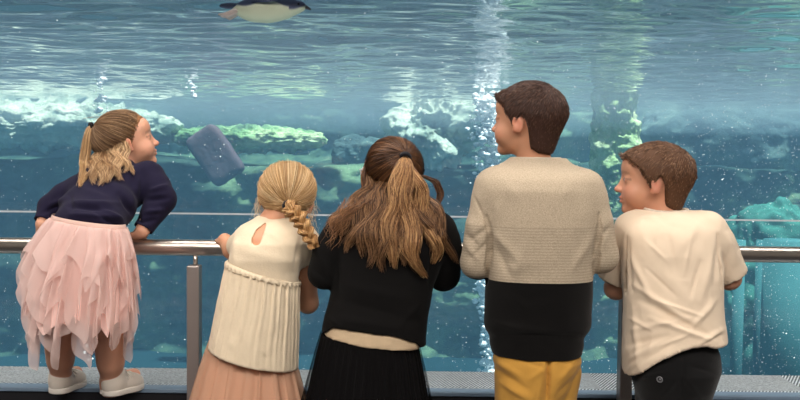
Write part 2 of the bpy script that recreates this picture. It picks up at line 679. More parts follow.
def cap_paths(head, n, tie, K=14, hl=None, off=.045, seed=3, rough=.012, sel=None, low=0.0):
    """Strands that lie on the head from their roots to the place TIE (head coordinates)."""
    r = np.random.default_rng(seed)
    hl = HAIRLINE if hl is None else hl
    cc = np.array([0, -.07, .12]); rr = np.array([.365, .47, .38])
    def surf(u, o):
        return cc + u * (rr + o)
    t = (np.array(tie) - cc) / rr; t /= np.linalg.norm(t)
    out = []
    roots = []
    while len(roots) < n:
        u = r.normal(size=(n * 3, 3)); u /= np.linalg.norm(u, axis=1)[:, None]
        p = surf(u, 0)
        th = np.arctan2(np.abs(p[:, 0]), p[:, 1])
        zm = np.interp(th, hl[0], hl[1]) + low
        ok = (p[:, 2] > zm) & (p[:, 2] < zm + .6)
        if sel is not None: ok &= sel(p)
        roots += list(u[ok])
    U = np.array(roots[:n])
    dot = np.clip(U @ t, -.98, .999)
    om = np.arccos(dot)
    s = np.linspace(0, 1, K)
    a = np.sin((1 - s)[None] * om[:, None]) / np.sin(om)[:, None]
    b = np.sin(s[None] * om[:, None]) / np.sin(om)[:, None]
    D = a[..., None] * U[:, None, :] + b[..., None] * t
    D /= np.linalg.norm(D, axis=2)[..., None]
    o = off + r.normal(0, rough, n)[:, None] + .02 * np.sin(s * PI)[None]
    o = o * (.35 + .65 * np.minimum(1, s * 5))[None]
    Q = cc + D * (rr + o[..., None])
    clump = fbm(U * 7 + seed, 2)[:, None, None] * .008
    Q = Q + D * clump
    return head.c + head.h * (Q @ head.R.T)


def guide_paths(guides, n, K, seed, spread, wave=(0, 0), clump=.5, waves=3.0, phase_spread=1.2):
    """Strands round poly-line guides. guides: list of (points (k,3), widths (k,))."""
    r = np.random.default_rng(seed)
    out = []
    for g, (pts, wid) in enumerate(guides):
        pts = np.array(pts, float); wid = np.array(wid, float)
        d = np.r_[0, np.cumsum(np.linalg.norm(np.diff(pts, axis=0), axis=1))]; d /= d[-1]
        s = np.linspace(0, 1, 60)
        c = np.stack([np.interp(s, d, pts[:, i]) for i in range(3)], 1)
        ker = np.hanning(13); ker /= ker.sum()
        c2 = np.stack([np.convolve(np.pad(c[:, i], 6, mode='reflect', reflect_type='odd'), ker, 'valid') for i in range(3)], 1)
        ww = np.interp(s, d, wid)
        m = n[g] if not np.isscalar(n) else n
        for _ in range(m):
            L = r.uniform(.58, 1.0)
            ss = np.linspace(0, L, K)
            base = np.stack([np.interp(ss, s, c2[:, i]) for i in range(3)], 1)
            w = np.interp(ss, s, ww)
            th, ra = r.uniform(0, 2 * PI), math.sqrt(r.uniform(0, 1))
            o = np.array([math.cos(th) * ra, math.sin(th) * ra * .55, 0])
            ph = r.normal(0, phase_spread * .35) + g * 1.7
            wv = wave[0] * np.sin(ss * waves * 2 * PI + ph) * np.minimum(1, ss * 3)
            wv2 = wave[1] * np.sin(ss * waves * 1.7 * PI + ph * 1.3 + 1) * np.minimum(1, ss * 3)
            p = base + o[None] * w[:, None] * spread
            p[:, 0] += wv; p[:, 1] -= np.abs(wv2)
            p += np.cumsum(r.normal(0, .0004, (K, 3)), 0)
            out.append(p)
    return np.array(out)


# ------------------------------------------------------------------ hands
def hand(f, wrist, d, n, s, size=1.0, curl=(.5, .8, .6), k=.006, spread=.0):
    """A hand on WRIST: d towards the fingers, n out of the palm, s towards the thumb."""
    d, n, s = [np.array(v, float) / np.linalg.norm(v) for v in (d, n, s)]
    w = np.array(wrist, float); z = size
    M = np.stack([s, d, n], 1)
    f.add(ell(w + d * .032 * z + n * .003, np.array([.031, .042, .0135]) * z, M), .012 * z)
    f.add(cone(w - d * .01, w + d * .02, .019 * z, .017 * z), .012 * z)
    for i, (ln, off) in enumerate(((.058, .0235), (.066, .0085), (.062, -.0075), (.049, -.0225))):
        p = w + d * (.060 - .004 * abs(i - 1.2)) * z + s * off * z
        dirv = d + s * (off * spread * 20); dirv /= np.linalg.norm(dirv)
        a = 0; rad = .0074 * z
        p0 = p - d * .02 * z
        f.add(cone(p0, p, rad, rad), k)
        for seg, frac in enumerate((.42, .32, .26)):
            a += curl[seg]
            v = dirv * math.cos(a) + n * math.sin(a)
            q = p + v * ln * frac * z
            f.add(cone(p, q, rad, rad * .92), .003)
            p, rad = q, rad * .92
    p = w + d * .012 * z + s * .022 * z
    v = d * .55 + s * .75 + n * .25; v /= np.linalg.norm(v)
    q = p + v * .03 * z
    f.add(cone(w + d * .01 * z + s * .01 * z, p, .011 * z, .0105 * z), .008 * z)
    f.add(cone(p, q, .0098 * z, .0085 * z), k)
    v2 = d * .75 + s * .25 + n * .6; v2 /= np.linalg.norm(v2)
    f.add(cone(q, q + v2 * .024 * z, .0085 * z, .0070 * z), k)


# ------------------------------------------------------------------ cloth sheets
def sheet(rows_fn, nu, nv, closed=True):
    """rows_fn(u, v) -> (N,3) for arrays u in [0,1), v in [0,1]."""
    u = np.arange(nu) / nu; v = np.linspace(0, 1, nv)
    U, Vv = np.meshgrid(u, v, indexing='ij')
    P = rows_fn(U.ravel(), Vv.ravel())
    i = np.arange(nu)[:, None]; j = np.arange(nv - 1)[None]
    a = i * nv + j; b = ((i + 1) % nu) * nv + j
    Fc = np.stack([a, a + 1, b + 1, b], -1).reshape(-1, 4)
    return P, Fc


def skirt_sheet(top, bot, hem, folds, nu=420, nv=26, seed=0, power=1.0, amp=.012, grow=(.25, .75)):
    """top / bot: (centre, rx, ry, dz/dx); hem: extra length fn(u) in metres; folds: list of (count, weight)."""
    r = np.random.default_rng(seed)
    (ct, rxt, ryt, st), (cb, rxb, ryb, sb) = top, bot
    ct, cb = np.array(ct), np.array(cb)
    ph = r.uniform(0, 2 * PI, len(folds))
    def fn(u, v):
        th = 2 * PI * u
        co, si = np.cos(th), np.sin(th)
        vv = v ** power
        ext = hem(u) if hem is not None else 0 * u
        Lb = ct[2] - cb[2]
        vz = v * (1 + ext / Lb)
        cx = ct[0] + (cb[0] - ct[0]) * v; cy = ct[1] + (cb[1] - ct[1]) * v
        rx = rxt + (rxb - rxt) * vv; ry = ryt + (ryb - ryt) * vv
        warp = u + .012 * vnoise(np.stack([u * 9, v * 1.5 + seed, 0 * u], 1)) * v
        w = 0
        for (cnt, wt), p in zip(folds, ph):
            w = w + wt * np.sin(2 * PI * cnt * warp + p + .8 * vnoise(np.stack([u * 4 + seed, v * 2, 0 * u + p], 1)))
        w = np.tanh(w * 1.4)
        a = amp * (grow[0] + grow[1] * v)
        rx = rx + a * w; ry = ry + a * w
        tw = a * .7 * np.cos(2 * PI * folds[0][0] * warp + ph[0] + 1.0)
        x = cx + rx * co - si * tw; y = cy + ry * si + co * tw
        z = ct[2] - Lb * vz + (st + (sb - st) * v) * rx * co
        return np.stack([x, y, z], 1)
    return sheet(fn, nu, nv)


def cloth_obj(name, V, Fc, mat, parent, off, color=None, solid=0.0):
    me = mesh_np(name, V - off, Fc, mat, True, color)
    o = link(name, me, parent)
    if solid:
        m = o.modifiers.new('solid', 'SOLIDIFY'); m.thickness = solid; m.offset = -1
    return o


def person_body(f, head, off, base, label):
    V, Fc = f.mesh(1)
    C = head.colors(V, head.skin)
    me = mesh_np('person', V - off, Fc, SKIN_M, True, C)
    o = link('person', me, None, off)
    tag(o, label, 'person')
    head.eyes(o, off)
    return o


# ================================================================== PEOPLE
VB = .0034      # voxel of bodies
VC = .0036      # voxel of clothes


def box_of(pts, m):
    pts = np.array(pts)
    return pts.min(0) - m, pts.max(0) + m


def shoe(parent, off, heel, toe, mat, sole_mat, w=.034, hgt=.055, strap=None, name='shoe'):
    heel = np.array(heel, float); toe = np.array(toe, float)
    d = toe - heel; L = np.linalg.norm(d); d /= L
    s = np.array([d[1], -d[0], 0])
    up = np.array([0, 0, 1.0])
    M = np.stack([s, d, up], 1)
    f = Field(np.minimum(heel, toe) - .07, np.maximum(heel, toe) + np.array([.07, .07, .14]), .003)
    f.add(ell(heel + d * L * .22 + up * hgt * .55, (w * .92, L * .26, hgt * .75), M), .02)
    f.add(ell(heel + d * L * .68 + up * hgt * .40, (w * 1.12, L * .36, hgt * .52), M), .03)
    f.add(cone(heel + d * L * .22 + up * hgt * .7, heel + d * L * .24 + up * hgt * 1.15, w * .9, w * .95), .015)
    f.sub(cone(heel + d * L * .26 + up * hgt * 1.0, heel + d * L * .28 + up * hgt * 1.7, w * .68, w * .74), .006)
    z0 = heel[2]
    f.cut(lambda X, Y, Z: (z0 + .006) - Z + 0 * X + 0 * Y)
    V, Fc = f.mesh(1)
    o = cloth_obj(name, V, Fc, mat, parent, off)
    f = Field(np.minimum(heel, toe) - .07, np.maximum(heel, toe) + .07, .003)
    f.add(ell(heel + d * L * .24 + up * .01, (w * 1.02, L * .27, .045), M), .01)
    f.add(ell(heel + d * L * .66 + up * .01, (w * 1.22, L * .38, .045), M), .02)
    f.cut(lambda X, Y, Z: np.maximum(z0 - Z, Z - z0 - .019) + 0 * X + 0 * Y)
    V, Fc = f.mesh(1)
    cloth_obj('sole', V, Fc, sole_mat, o, off)
    mb = MB()
    for t in (.45, .58, .71):
        p = heel + d * L * t + up * (hgt * (1.02 - .55 * (t - .4)))
        mb.tube([p - s * w * .8 - up * .016, p - s * w * .45 + up * .000, p + up * .005, p + s * w * .45, p + s * w * .8 - up * .016], .0042, 8)
    mb.build('lace', sole_mat, o, True, off=off)
    if strap:
        for t in (.5, .62):
            for q in (-.4, .4):
                pass
    return o


def simple_legs(f, hip_l, hip_r, foot_l, foot_r, rt=.06, rk=.042, ra=.028):
    for hp, ft in ((hip_l, foot_l), (hip_r, foot_r)):
        hp = np.array(hp); ft = np.array(ft)
        kn = hp * .5 + ft * .5 + np.array([0, .012, 0])
        chain(f, [hp, kn, ft], [rt, rk, ra], .02)
        f.add(cone(hp * .22 + ft * .78 + np.array([0, -.008, 0]), kn * .6 + ft * .4 + np.array([0, -.010, 0]), .03, .036), .02)
        f.add(cone(ft + np.array([0, -.012, -.02]), ft + np.array([0, .09, -.035]), .026, .022), .02)


def crease(f, rows):
    """Press a crease into a garment along a line where sleeve and body meet."""
    P = [on(f, x, y, 2.45, -.003) for x, y, r in rows]
    for (a, b, r0, r1) in zip(P[:-1], P[1:], [q[2] for q in rows[:-1]], [q[2] for q in rows[1:]]):
        f.sub(cone(a, b, r0, r1), .008)


# ------------------------------------------------------------------ the tall boy
def tall_boy():
    Yt = 2.47
    H = Head(W(526, 121, 2.54), (-.86, .51), .193, pitch=2, skin=(206, 152, 122))
    base = np.array([W(538, 380, Yt)[0], Yt, 0.0])
    body_rows = [(170, 505, 570, 2.50, .055), (178, 492, 584, 2.49, .07),
                 (190, 486, 594, Yt, .088), (215, 487, 592, Yt, .098), (283, 490, 588, Yt + .01, .098), (330, 492, 586, Yt, .090), (372, 508, 560, Yt, .070)]
    sh_l, el_l, wr_l = W(497, 190, Yt), W(478, 262, Yt - .005), np.array([W(505, 240, 2.70)[0], 2.69, 1.07])
    sh_r, el_r, wr_r = W(583, 190, Yt), W(600, 256, Yt - .01), np.array([W(570, 240, 2.70)[0], 2.69, 1.07])
    lo, hi = [base[0] - .36, 2.25, -.01], [base[0] + .36, 2.86, 1.56]
    f = Field(lo, hi, VB)
    H.add(f)
    f.add(loft([(z, x, rx * .84, y, ry * .84) for z, x, rx, y, ry in sec_px(body_rows)]), .02)
    f.add(cone(H.w((0, -.14, -.25)), W(534, 176, 2.545), .043, .046), .02)
    for a, b, c, s in ((sh_l, el_l, wr_l, 1), (sh_r, el_r, wr_r, -1)):
        chain(f, [a, b, c], [.034, .026, .023], .012)
        hand(f, c, (s * .9, .45, -.05), (0, 0, -1), (0, 1, 0), .9, (.15, .3, .3))
    simple_legs(f, W(520, 385, Yt), W(544, 385, Yt + .01), (base[0] - .085, Yt + .02, .06), (base[0] + .02, Yt + .01, .06), .034, .032, .028)
    o = person_body(f, H, base, base, 'tallest child, dark-haired boy in grey and black sweatshirt and mustard trousers')
    # hair
    V, Fc = H.cap(.062, .030, lown=-.13, v=.003, bulk=True)
    C = np.tile(np.array(lin(62, 42, 35)), (len(V), 1))
    hair = link('hair', mesh_np('hair', V - base, Fc, SHELL_M, True, C), o)
    short_hair(H, V, Fc, 14000, (46, 31, 26), (74, 51, 42), (112, 80, 64), hair, base, (.008, .015), 5)
    # sweatshirt
    f = Field([base[0] - .36, 2.25, .60], [base[0] + .36, 2.86, 1.36], VC)
    f.add(loft(sec_px([(157.5, 511, 566, 2.53, .058), (161, 506, 569, 2.515, .062), (165, 498, 575, 2.50, .07), (171, 489, 586, 2.485, .080), (179, 482, 594, 2.475, .092), (190, 479, 598, Yt, .102), (215, 482, 597, Yt, .112),
                       (250, 484, 594, Yt, .114), (283, 485, 592, Yt, .114), (310, 484, 591, Yt, .112), (322, 484, 591, Yt, .113), (328, 485, 589, Yt, .112), (331, 487, 586, Yt, .107), (335, 490, 582.5, Yt, .101), (344, 490.5, 583, Yt, .102), (352.5, 493, 580, Yt, .100)])), .02)
    for a, b, c in ((sh_l, el_l, wr_l), (sh_r, el_r, wr_r)):
        m = a * .5 + b * .5
        m = m + np.array([-.007 if a is sh_l else .007, -.006, 0])
        m0 = a * .7 + m * .3
        chain(f, [a, m0, m, b], [.060, .058, .053, .048], (.02, .008, .004))
        chain(f, [b, c], [.048, .036], .006)
        f.add(cone(c * .92 + b * .08, c, .036, .031), .006)
    crease(f, [(486, 216, .002), (488.5, 226, .005), (490.5, 238, .008), (490, 252, .008), (488, 266, .007), (486, 282, .006)])
    crease(f, [(599, 214, .002), (599, 228, .005), (598, 242, .008), (596, 256, .010), (594, 274, .011)])
    V, Fc = f.mesh(2)
    Nn = normals(V, Fc); px = to_px(V)
    V = V + Nn * (fbm(V * 9, 2) * .0035 + vnoise(V * np.array([30, 30, 16])) * .0012)[:, None]
    folds = [(473, 196, 487, 226, 1.6, -.004), (494, 232, 520, 262, 4, .005), (495, 246, 512, 280, 4, -.005), (592, 236, 572, 270, 4, .005), (500, 200, 495, 226, 4, .004), (530, 232, 515, 278, 6, .004), (560, 230, 575, 278, 6, .003), (488, 228, 470, 240, 2.5, -.005), (490, 240, 472, 258, 2.5, -.005),
             (466, 245, 480, 262, 3, .005), (463, 232, 478, 246, 3, -.004),
             (604, 240, 592, 262, 3, .005), (612, 225, 600, 238, 3, -.004), (510, 295, 528, 310, 5, .005), (520, 300, 560, 296, 5, -.004), (497, 325, 560, 334, 4, .005),
             (505, 270, 540, 262, 6, .003), (500, 178, 520, 200, 6, .003), (575, 178, 560, 205, 6, .003), (500, 335, 580, 336, 2.2, -.005), (494, 322, 520, 330, 3, .004)]
    V = fold(V, Nn, px, folds)
    zb = lambda py: W(538, py, Yt - .1)[2]
    m, nt, b = new_mat('sweatshirt fabric')
    tc = N(nt, 'ShaderNodeTexCoord'); sx = N(nt, 'ShaderNodeSeparateXYZ')
    nt.links.new(tc.outputs['Object'], sx.inputs[0])
    def step(thr):
        n = N(nt, 'ShaderNodeMath', operation='GREATER_THAN'); n.inputs[1].default_value = thr
        nt.links.new(sx.outputs['Z'], n.inputs[0]); return n
    st1, st2 = step(zb(283)), step(zb(226.5))
    no = N(nt, 'ShaderNodeTexNoise', Scale=420.0, Detail=2.0)
    nt.links.new(tc.outputs['Object'], no.inputs['Vector'])
    cr = N(nt, 'ShaderNodeValToRGB')
    cr.color_ramp.elements[0].color = (*lin(160, 145, 124), 1); cr.color_ramp.elements[0].position = .2
    cr.color_ramp.elements[1].color = (*lin(210, 193, 170), 1); cr.color_ramp.elements[1].position = .8
    nt.links.new(no.outputs['Fac'], cr.inputs['Fac'])
    wv = N(nt, 'ShaderNodeTexWave', Scale=42.0, Distortion=1.2, Detail=1.0); wv.bands_direction = 'Z'
    wv.inputs['Detail Scale'].default_value = 4
    nt.links.new(tc.outputs['Object'], wv.inputs['Vector'])
    rib = N(nt, 'ShaderNodeMix', data_type='RGBA'); rib.blend_type = 'MULTIPLY'
    rc = N(nt, 'ShaderNodeValToRGB')
    rc.color_ramp.elements[0].color = (.80, .80, .80, 1); rc.color_ramp.elements[1].color = (1.0, 1.0, 1.0, 1)
    nt.links.new(wv.outputs['Fac'], rc.inputs['Fac'])
    rib.inputs['Factor'].default_value = 1
    nt.links.new(cr.outputs['Color'], rib.inputs['A']); nt.links.new(rc.outputs['Color'], rib.inputs['B'])
    up = N(nt, 'ShaderNodeMix', data_type='RGBA')
    nt.links.new(st2.outputs[0], up.inputs['Factor'])
    nt.links.new(rib.outputs['Result'], up.inputs['A']); nt.links.new(cr.outputs['Color'], up.inputs['B'])
    full = N(nt, 'ShaderNodeMix', data_type='RGBA')
    nt.links.new(st1.outputs[0], full.inputs['Factor'])
    full.inputs['A'].default_value = (*lin(17, 16, 16), 1)
    nt.links.new(up.outputs['Result'], full.inputs['B'])
    nt.links.new(full.outputs['Result'], b.inputs['Base Color'])
    b.inputs['Roughness'].default_value = .95; b.inputs['Specular IOR Level'].default_value = .1
    b.inputs['Sheen Weight'].default_value = .1
    bp = N(nt, 'ShaderNodeBump', Strength=.35, Distance=.002)
    nt.links.new(no.outputs['Fac'], bp.inputs['Height']); nt.links.new(bp.outputs['Normal'], b.inputs['Normal'])
    sw = cloth_obj('sweatshirt', V, Fc, m, o, base)
    # ribbed collar
    c0 = H.w((0, -.14, -.42))
    ring = []
    mb = MB()
    zc = W(537, 162, 2.5)
    for rr, dz in ((.060, 0), (.058, .006), (.0555, .012)):
        pts = [np.array([zc[0] + .004 + rr * 1.12 * math.cos(a), 2.525 + rr * math.sin(a), zc[2] + dz - .004 + .014 * (1 - math.sin(a)) * 0]) for a in np.linspace(0, 2 * PI, 33)]
        mb.tube(pts, .0052, 8, cap=False)
    mb.build('collar', mat_fabric('collar rib', lin(196, 184, 166), .4, 300), sw, True, off=base)
    # trousers
    f = Field([base[0] - .24, 2.25, .02], [base[0] + .24, 2.70, .86], .0042)
    f.add(loft(sec_px([(345, 496, 578, Yt, .092), (360, 493, 581, Yt, .098), (370, 496, 577, Yt, .100), (385, 498, 570, Yt, .098), (400, 500, 562, Yt, .09), (420, 504, 554, Yt, .07)])), .02)
    for sx_, hx0, hx1, kx in ((-1, 494, 549, 522), (1, 549, 578, 556)):
        hp = W(520 if sx_ < 0 else 563, 372, Yt); ft = np.array([base[0] + (-.085 if sx_ < 0 else .02), Yt + .01, .05])
        kn = W(521 if sx_ < 0 else 541, 470, Yt)
        chain(f, [hp + np.array([0, -.008, 0]), kn, ft], [.070 if sx_ < 0 else .048, .068 if sx_ < 0 else .060, .056], .004)
    f.sub(cone(W(550, 352, Yt - .112), W(545, 425, Yt - .092), .006, .020), .010)
    V, Fc = f.mesh(1); Nn = normals(V, Fc); px = to_px(V)
    V = V + Nn * (fbm(V * np.array([14, 14, 9]), 2) * .003)[:, None]
    V = fold(V, Nn, px, [(550, 350, 546.5, 404, 1.6, -.014), (497, 362, 520, 376, 3, .004), (496, 370, 528, 390, 3, -.004), (500, 382, 530, 400, 3, .005), (575, 362, 560, 380, 3, .004), (545, 368, 530, 380, 3, .004), (578, 375, 556, 396, 3, -.004), (524, 362, 545, 368, 2, -.003)])
    cloth_obj('trousers', V, Fc, mat_fabric('mustard cotton', lin(206, 154, 72), .3, 500, .08, 50), o, base)
    for s in (-.085, .02):
        shoe(o, base, (base[0] + s, Yt - .06, 0), (base[0] + s + .01, Yt + .16, 0), M_SHOE_DARK, M_SOLE, .040, .07)
    return o


# ------------------------------------------------------------------ the boy in the white T-shirt
def tee_boy():
    Yt = 2.52
    H = Head(W(652, 181, 2.63), (-.975, .22), .197, pitch=1, skin=(206, 152, 124))
    base = np.array([W(676, 390, Yt)[0], Yt, 0.0])
    rows = [(226, 638, 700, 2.56, .06), (234, 630, 708, 2.54, .075), (250, 628, 718, Yt, .092), (310, 632, 716, Yt, .09), (350, 632, 716, Yt - .02, .09), (395, 648, 704, Yt - .01, .08)]
    sh_l, el_l, wr_l = W(634, 231, 2.59), W(616, 288, 2.625), np.array([W(650, 240, 2.70)[0], 2.685, 1.075])
    sh_r, el_r, wr_r = W(707, 231, 2.55), W(729, 278, 2.56), np.array([W(705, 240, 2.70)[0], 2.685, 1.075])
    lo, hi = [base[0] - .34, 2.27, -.01], [base[0] + .34, 2.88, 1.42]
    f = Field(lo, hi, VB)
    H.add(f)
    f.add(loft([(z, x, rx * .86, y, ry * .86) for z, x, rx, y, ry in sec_px(rows)]), .02)
    f.add(cone(H.w((0, -.14, -.25)), W(664, 228, 2.605), .040, .044), .02)
    for a, b, c, s in ((sh_l, el_l, wr_l, 1), (sh_r, el_r, wr_r, -1)):
        chain(f, [a, b, c], [.036, .0315, .024], .014)
        hand(f, c, (s * .9, .45, -.05), (0, 0, -1), (0, 1, 0), .88, (.15, .3, .3))
    simple_legs(f, W(664, 395, Yt), W(682, 395, Yt), (base[0] - .06, Yt + .03, .06), (base[0] + .06, Yt + .03, .06), .042, .038, .03)
    o = person_body(f, H, base, base, 'brown-haired boy in white T-shirt and black trousers leaning on the steel rail')
    V, Fc = H.cap(.070, .03, lown=-.10, v=.003, bulk=True)
    C = np.tile(np.array(lin(92, 64, 46)), (len(V), 1))
    hair = link('hair', mesh_np('hair', V - base, Fc, SHELL_M, True, C), o)
    short_hair(H, V, Fc, 14000, (62, 42, 30), (104, 74, 54), (156, 118, 88), hair, base, (.007, .014), 6)
    # T-shirt
    f = Field([base[0] - .34, 2.27, .62], [base[0] + .34, 2.82, 1.22], VC)
    f.add(loft(sec_px([(211, 640, 695, 2.60, .055), (216, 634, 702, 2.58, .065), (222, 625, 711, 2.565, .082), (232, 621, 717, 2.55, .092), (250, 622, 721, 2.54, .102), (280, 623, 721, 2.525, .107),
                       (310, 625, 721, Yt - .01, .11), (335, 625, 724, Yt - .02, .118), (350, 624, 726, Yt - .03, .128), (384, 625, 724, Yt - .03, .136)]), sm=45), .02)
    for a, b in ((sh_l, W(614.5, 279, 2.62)), (sh_r, W(731, 275, 2.56))):
        chain(f, [a, a * .7 + b * .3, a * .4 + b * .6, b], [.054, .053, .051, .047], (.02, .008, .004))
        d = (b - a) / np.linalg.norm(b - a)
        f.sub(cone(b + d * .046, b + d * .09, .06, .06), .002)
        f.sub(cone(b + d * .002, b + d * .06, .041, .041), .003)
    crease(f, [(627, 238, .002), (627, 255, .005), (626.5, 272, .007), (626, 290, .008)])
    crease(f, [(716, 235, .002), (719, 252, .005), (721, 270, .007), (722, 286, .008)])
    hx = [600, 628, 633, 645, 660, 675, 691, 706, 716, 722, 740]
    hy = [387, 386, 382, 370, 357.5, 350, 345.5, 345, 348, 348, 348]
    X0 = [W(x, y, Yt - .12)[0] for x, y in zip(hx, hy)]; Z0 = [W(x, y, Yt - .12)[2] for x, y in zip(hx, hy)]
    f.cut(lambda X, Y, Z: (np.interp(X, X0, Z0).astype(np.float32) - Z) * .8 + 0 * Y)
    V, Fc = f.mesh(2)
    Nn = normals(V, Fc); px = to_px(V)
    V = V + Nn * (fbm(V * 10, 2) * .003 + (.9 - np.abs(fbm(V * np.array([24, 24, 15]) + 4, 2))) * .0022)[:, None]
    folds = [(630, 255, 652, 300, 3, .006), (634, 285, 690, 322, 3, .007), (640, 300, 705, 334, 3.5, -.007), (650, 318, 715, 342, 3, .007), (632, 330, 690, 318, 3, .005), (628, 345, 668, 336, 3, -.005),
             (630, 360, 655, 345, 3, .006), (640, 362, 672, 344, 3, -.005), (715, 300, 690, 330, 3, .006), (722, 330, 700, 344, 3, .006), (712, 260, 700, 300, 4, .005), (718, 240, 714, 285, 3, -.006),
             (640, 225, 650, 260, 5, .003), (628, 240, 632, 290, 2.5, -.006), (655, 215, 680, 232, 4, -.003), (645, 240, 668, 262, 2, .003), (668, 236, 676, 270, 2.5, -.003), (690, 240, 684, 275, 2, .003), (646, 268, 676, 296, 1.8, -.004), (700, 262, 690, 296, 2, -.004), (656, 300, 700, 316, 1.8, .004), (700, 346, 722, 334, 1.8, -.004), (662, 346, 690, 334, 2, .004), (630, 318, 652, 330, 1.8, .004), (700, 222, 680, 250, 5, .004), (727, 235, 736, 262, 3, .005), (720, 245, 728, 272, 2.5, -.005),
             (612, 240, 606, 272, 3, .004), (622, 245, 618, 280, 2.5, -.005), (660, 270, 690, 300, 6, .003), (633, 310, 640, 372, 3, .005), (626, 372, 640, 360, 2.5, .005)]
    V = fold(V, Nn, px, folds)
    tee = cloth_obj('t_shirt', V, Fc, mat_fabric('white jersey', lin(228, 208, 184), .25, 600, .03, 40), o, base)
    zc = W(667, 215, 2.58)
    mb = MB()
    pts = [np.array([zc[0] + .058 * math.cos(a), 2.592 + .056 * math.sin(a), zc[2] + .005 + .004 * math.cos(a * 2)]) for a in np.linspace(0, 2 * PI, 33)]
    mb.tube(pts, .0050, 8, cap=False)
    mb.tube([p + np.array([0, 0, .006]) for p in pts], .0048, 8, cap=False)
    mb.build('collar', mat_fabric('white rib', lin(222, 208, 192), .4, 300), tee, True, off=base)
    # trousers
    f = Field([base[0] - .24, 2.24, .02], [base[0] + .24, 2.75, .90], .0042)
    f.add(loft(sec_px([(338, 642, 712, Yt - .02, .085), (352, 634, 717, Yt - .03, .112), (368, 631, 718, Yt - .035, .126), (384, 635, 713, Yt - .03, .126), (402, 639, 706, Yt - .02, .114), (418, 645, 701, Yt - .01, .10)])), .02)
    for s in (-1, 1):
        hp = W(660 if s < 0 else 684, 400, Yt); ft = np.array([base[0] + s * .06, Yt + .03, .05])
        chain(f, [hp, hp * .5 + ft * .5, ft], [.066, .058, .052], .012)
    f.sub(cone(W(684, 362, Yt - .185), W(680, 420, Yt - .17), .016, .03), .02)
    V, Fc = f.mesh(1); Nn = normals(V, Fc); px = to_px(V)
    V = V + Nn * (fbm(V * 12, 2) * .0025)[:, None]
    V = fold(V, Nn, px, [(640, 366, 676, 362, 2, -.003), (640, 378, 668, 372, 1.6, .003), (690, 366, 712, 372, 2, -.003), (682, 375, 700, 398, 3, .004), (676, 380, 660, 398, 3, .004), (684, 357, 682, 398, 1.5, -.005)])
    tr = cloth_obj('trousers', V, Fc, mat_fabric('black twill', lin(16, 16, 17), .3, 500), o, base)
    c = W(655, 382.5, Yt - .167)
    i = np.argmin(((V - c) ** 2).sum(1)); c = V[i] + Nn[i] * .002
    mb = MB(); n = Nn[i]; a = np.cross(n, [0, 0, 1]); a /= np.linalg.norm(a); bq = np.cross(n, a)
    mb.tube([c + .0068 * (a * math.cos(t) + bq * math.sin(t)) for t in np.linspace(0, 2 * PI, 25)], .0018, 8, cap=False)
    mb.tube([c - n * .002, c + n * .001], [.003, .002], 10)
    mb.build('button', mat_basic('button grey', lin(120, 120, 124), .4), tr, True, off=base)
    for s in (-1, 1):
        shoe(o, base, (base[0] + s * .06, Yt - .04, 0), (base[0] + s * .075, Yt + .17, 0), M_SHOE_DARK, M_SOLE, .04, .065)
    return o


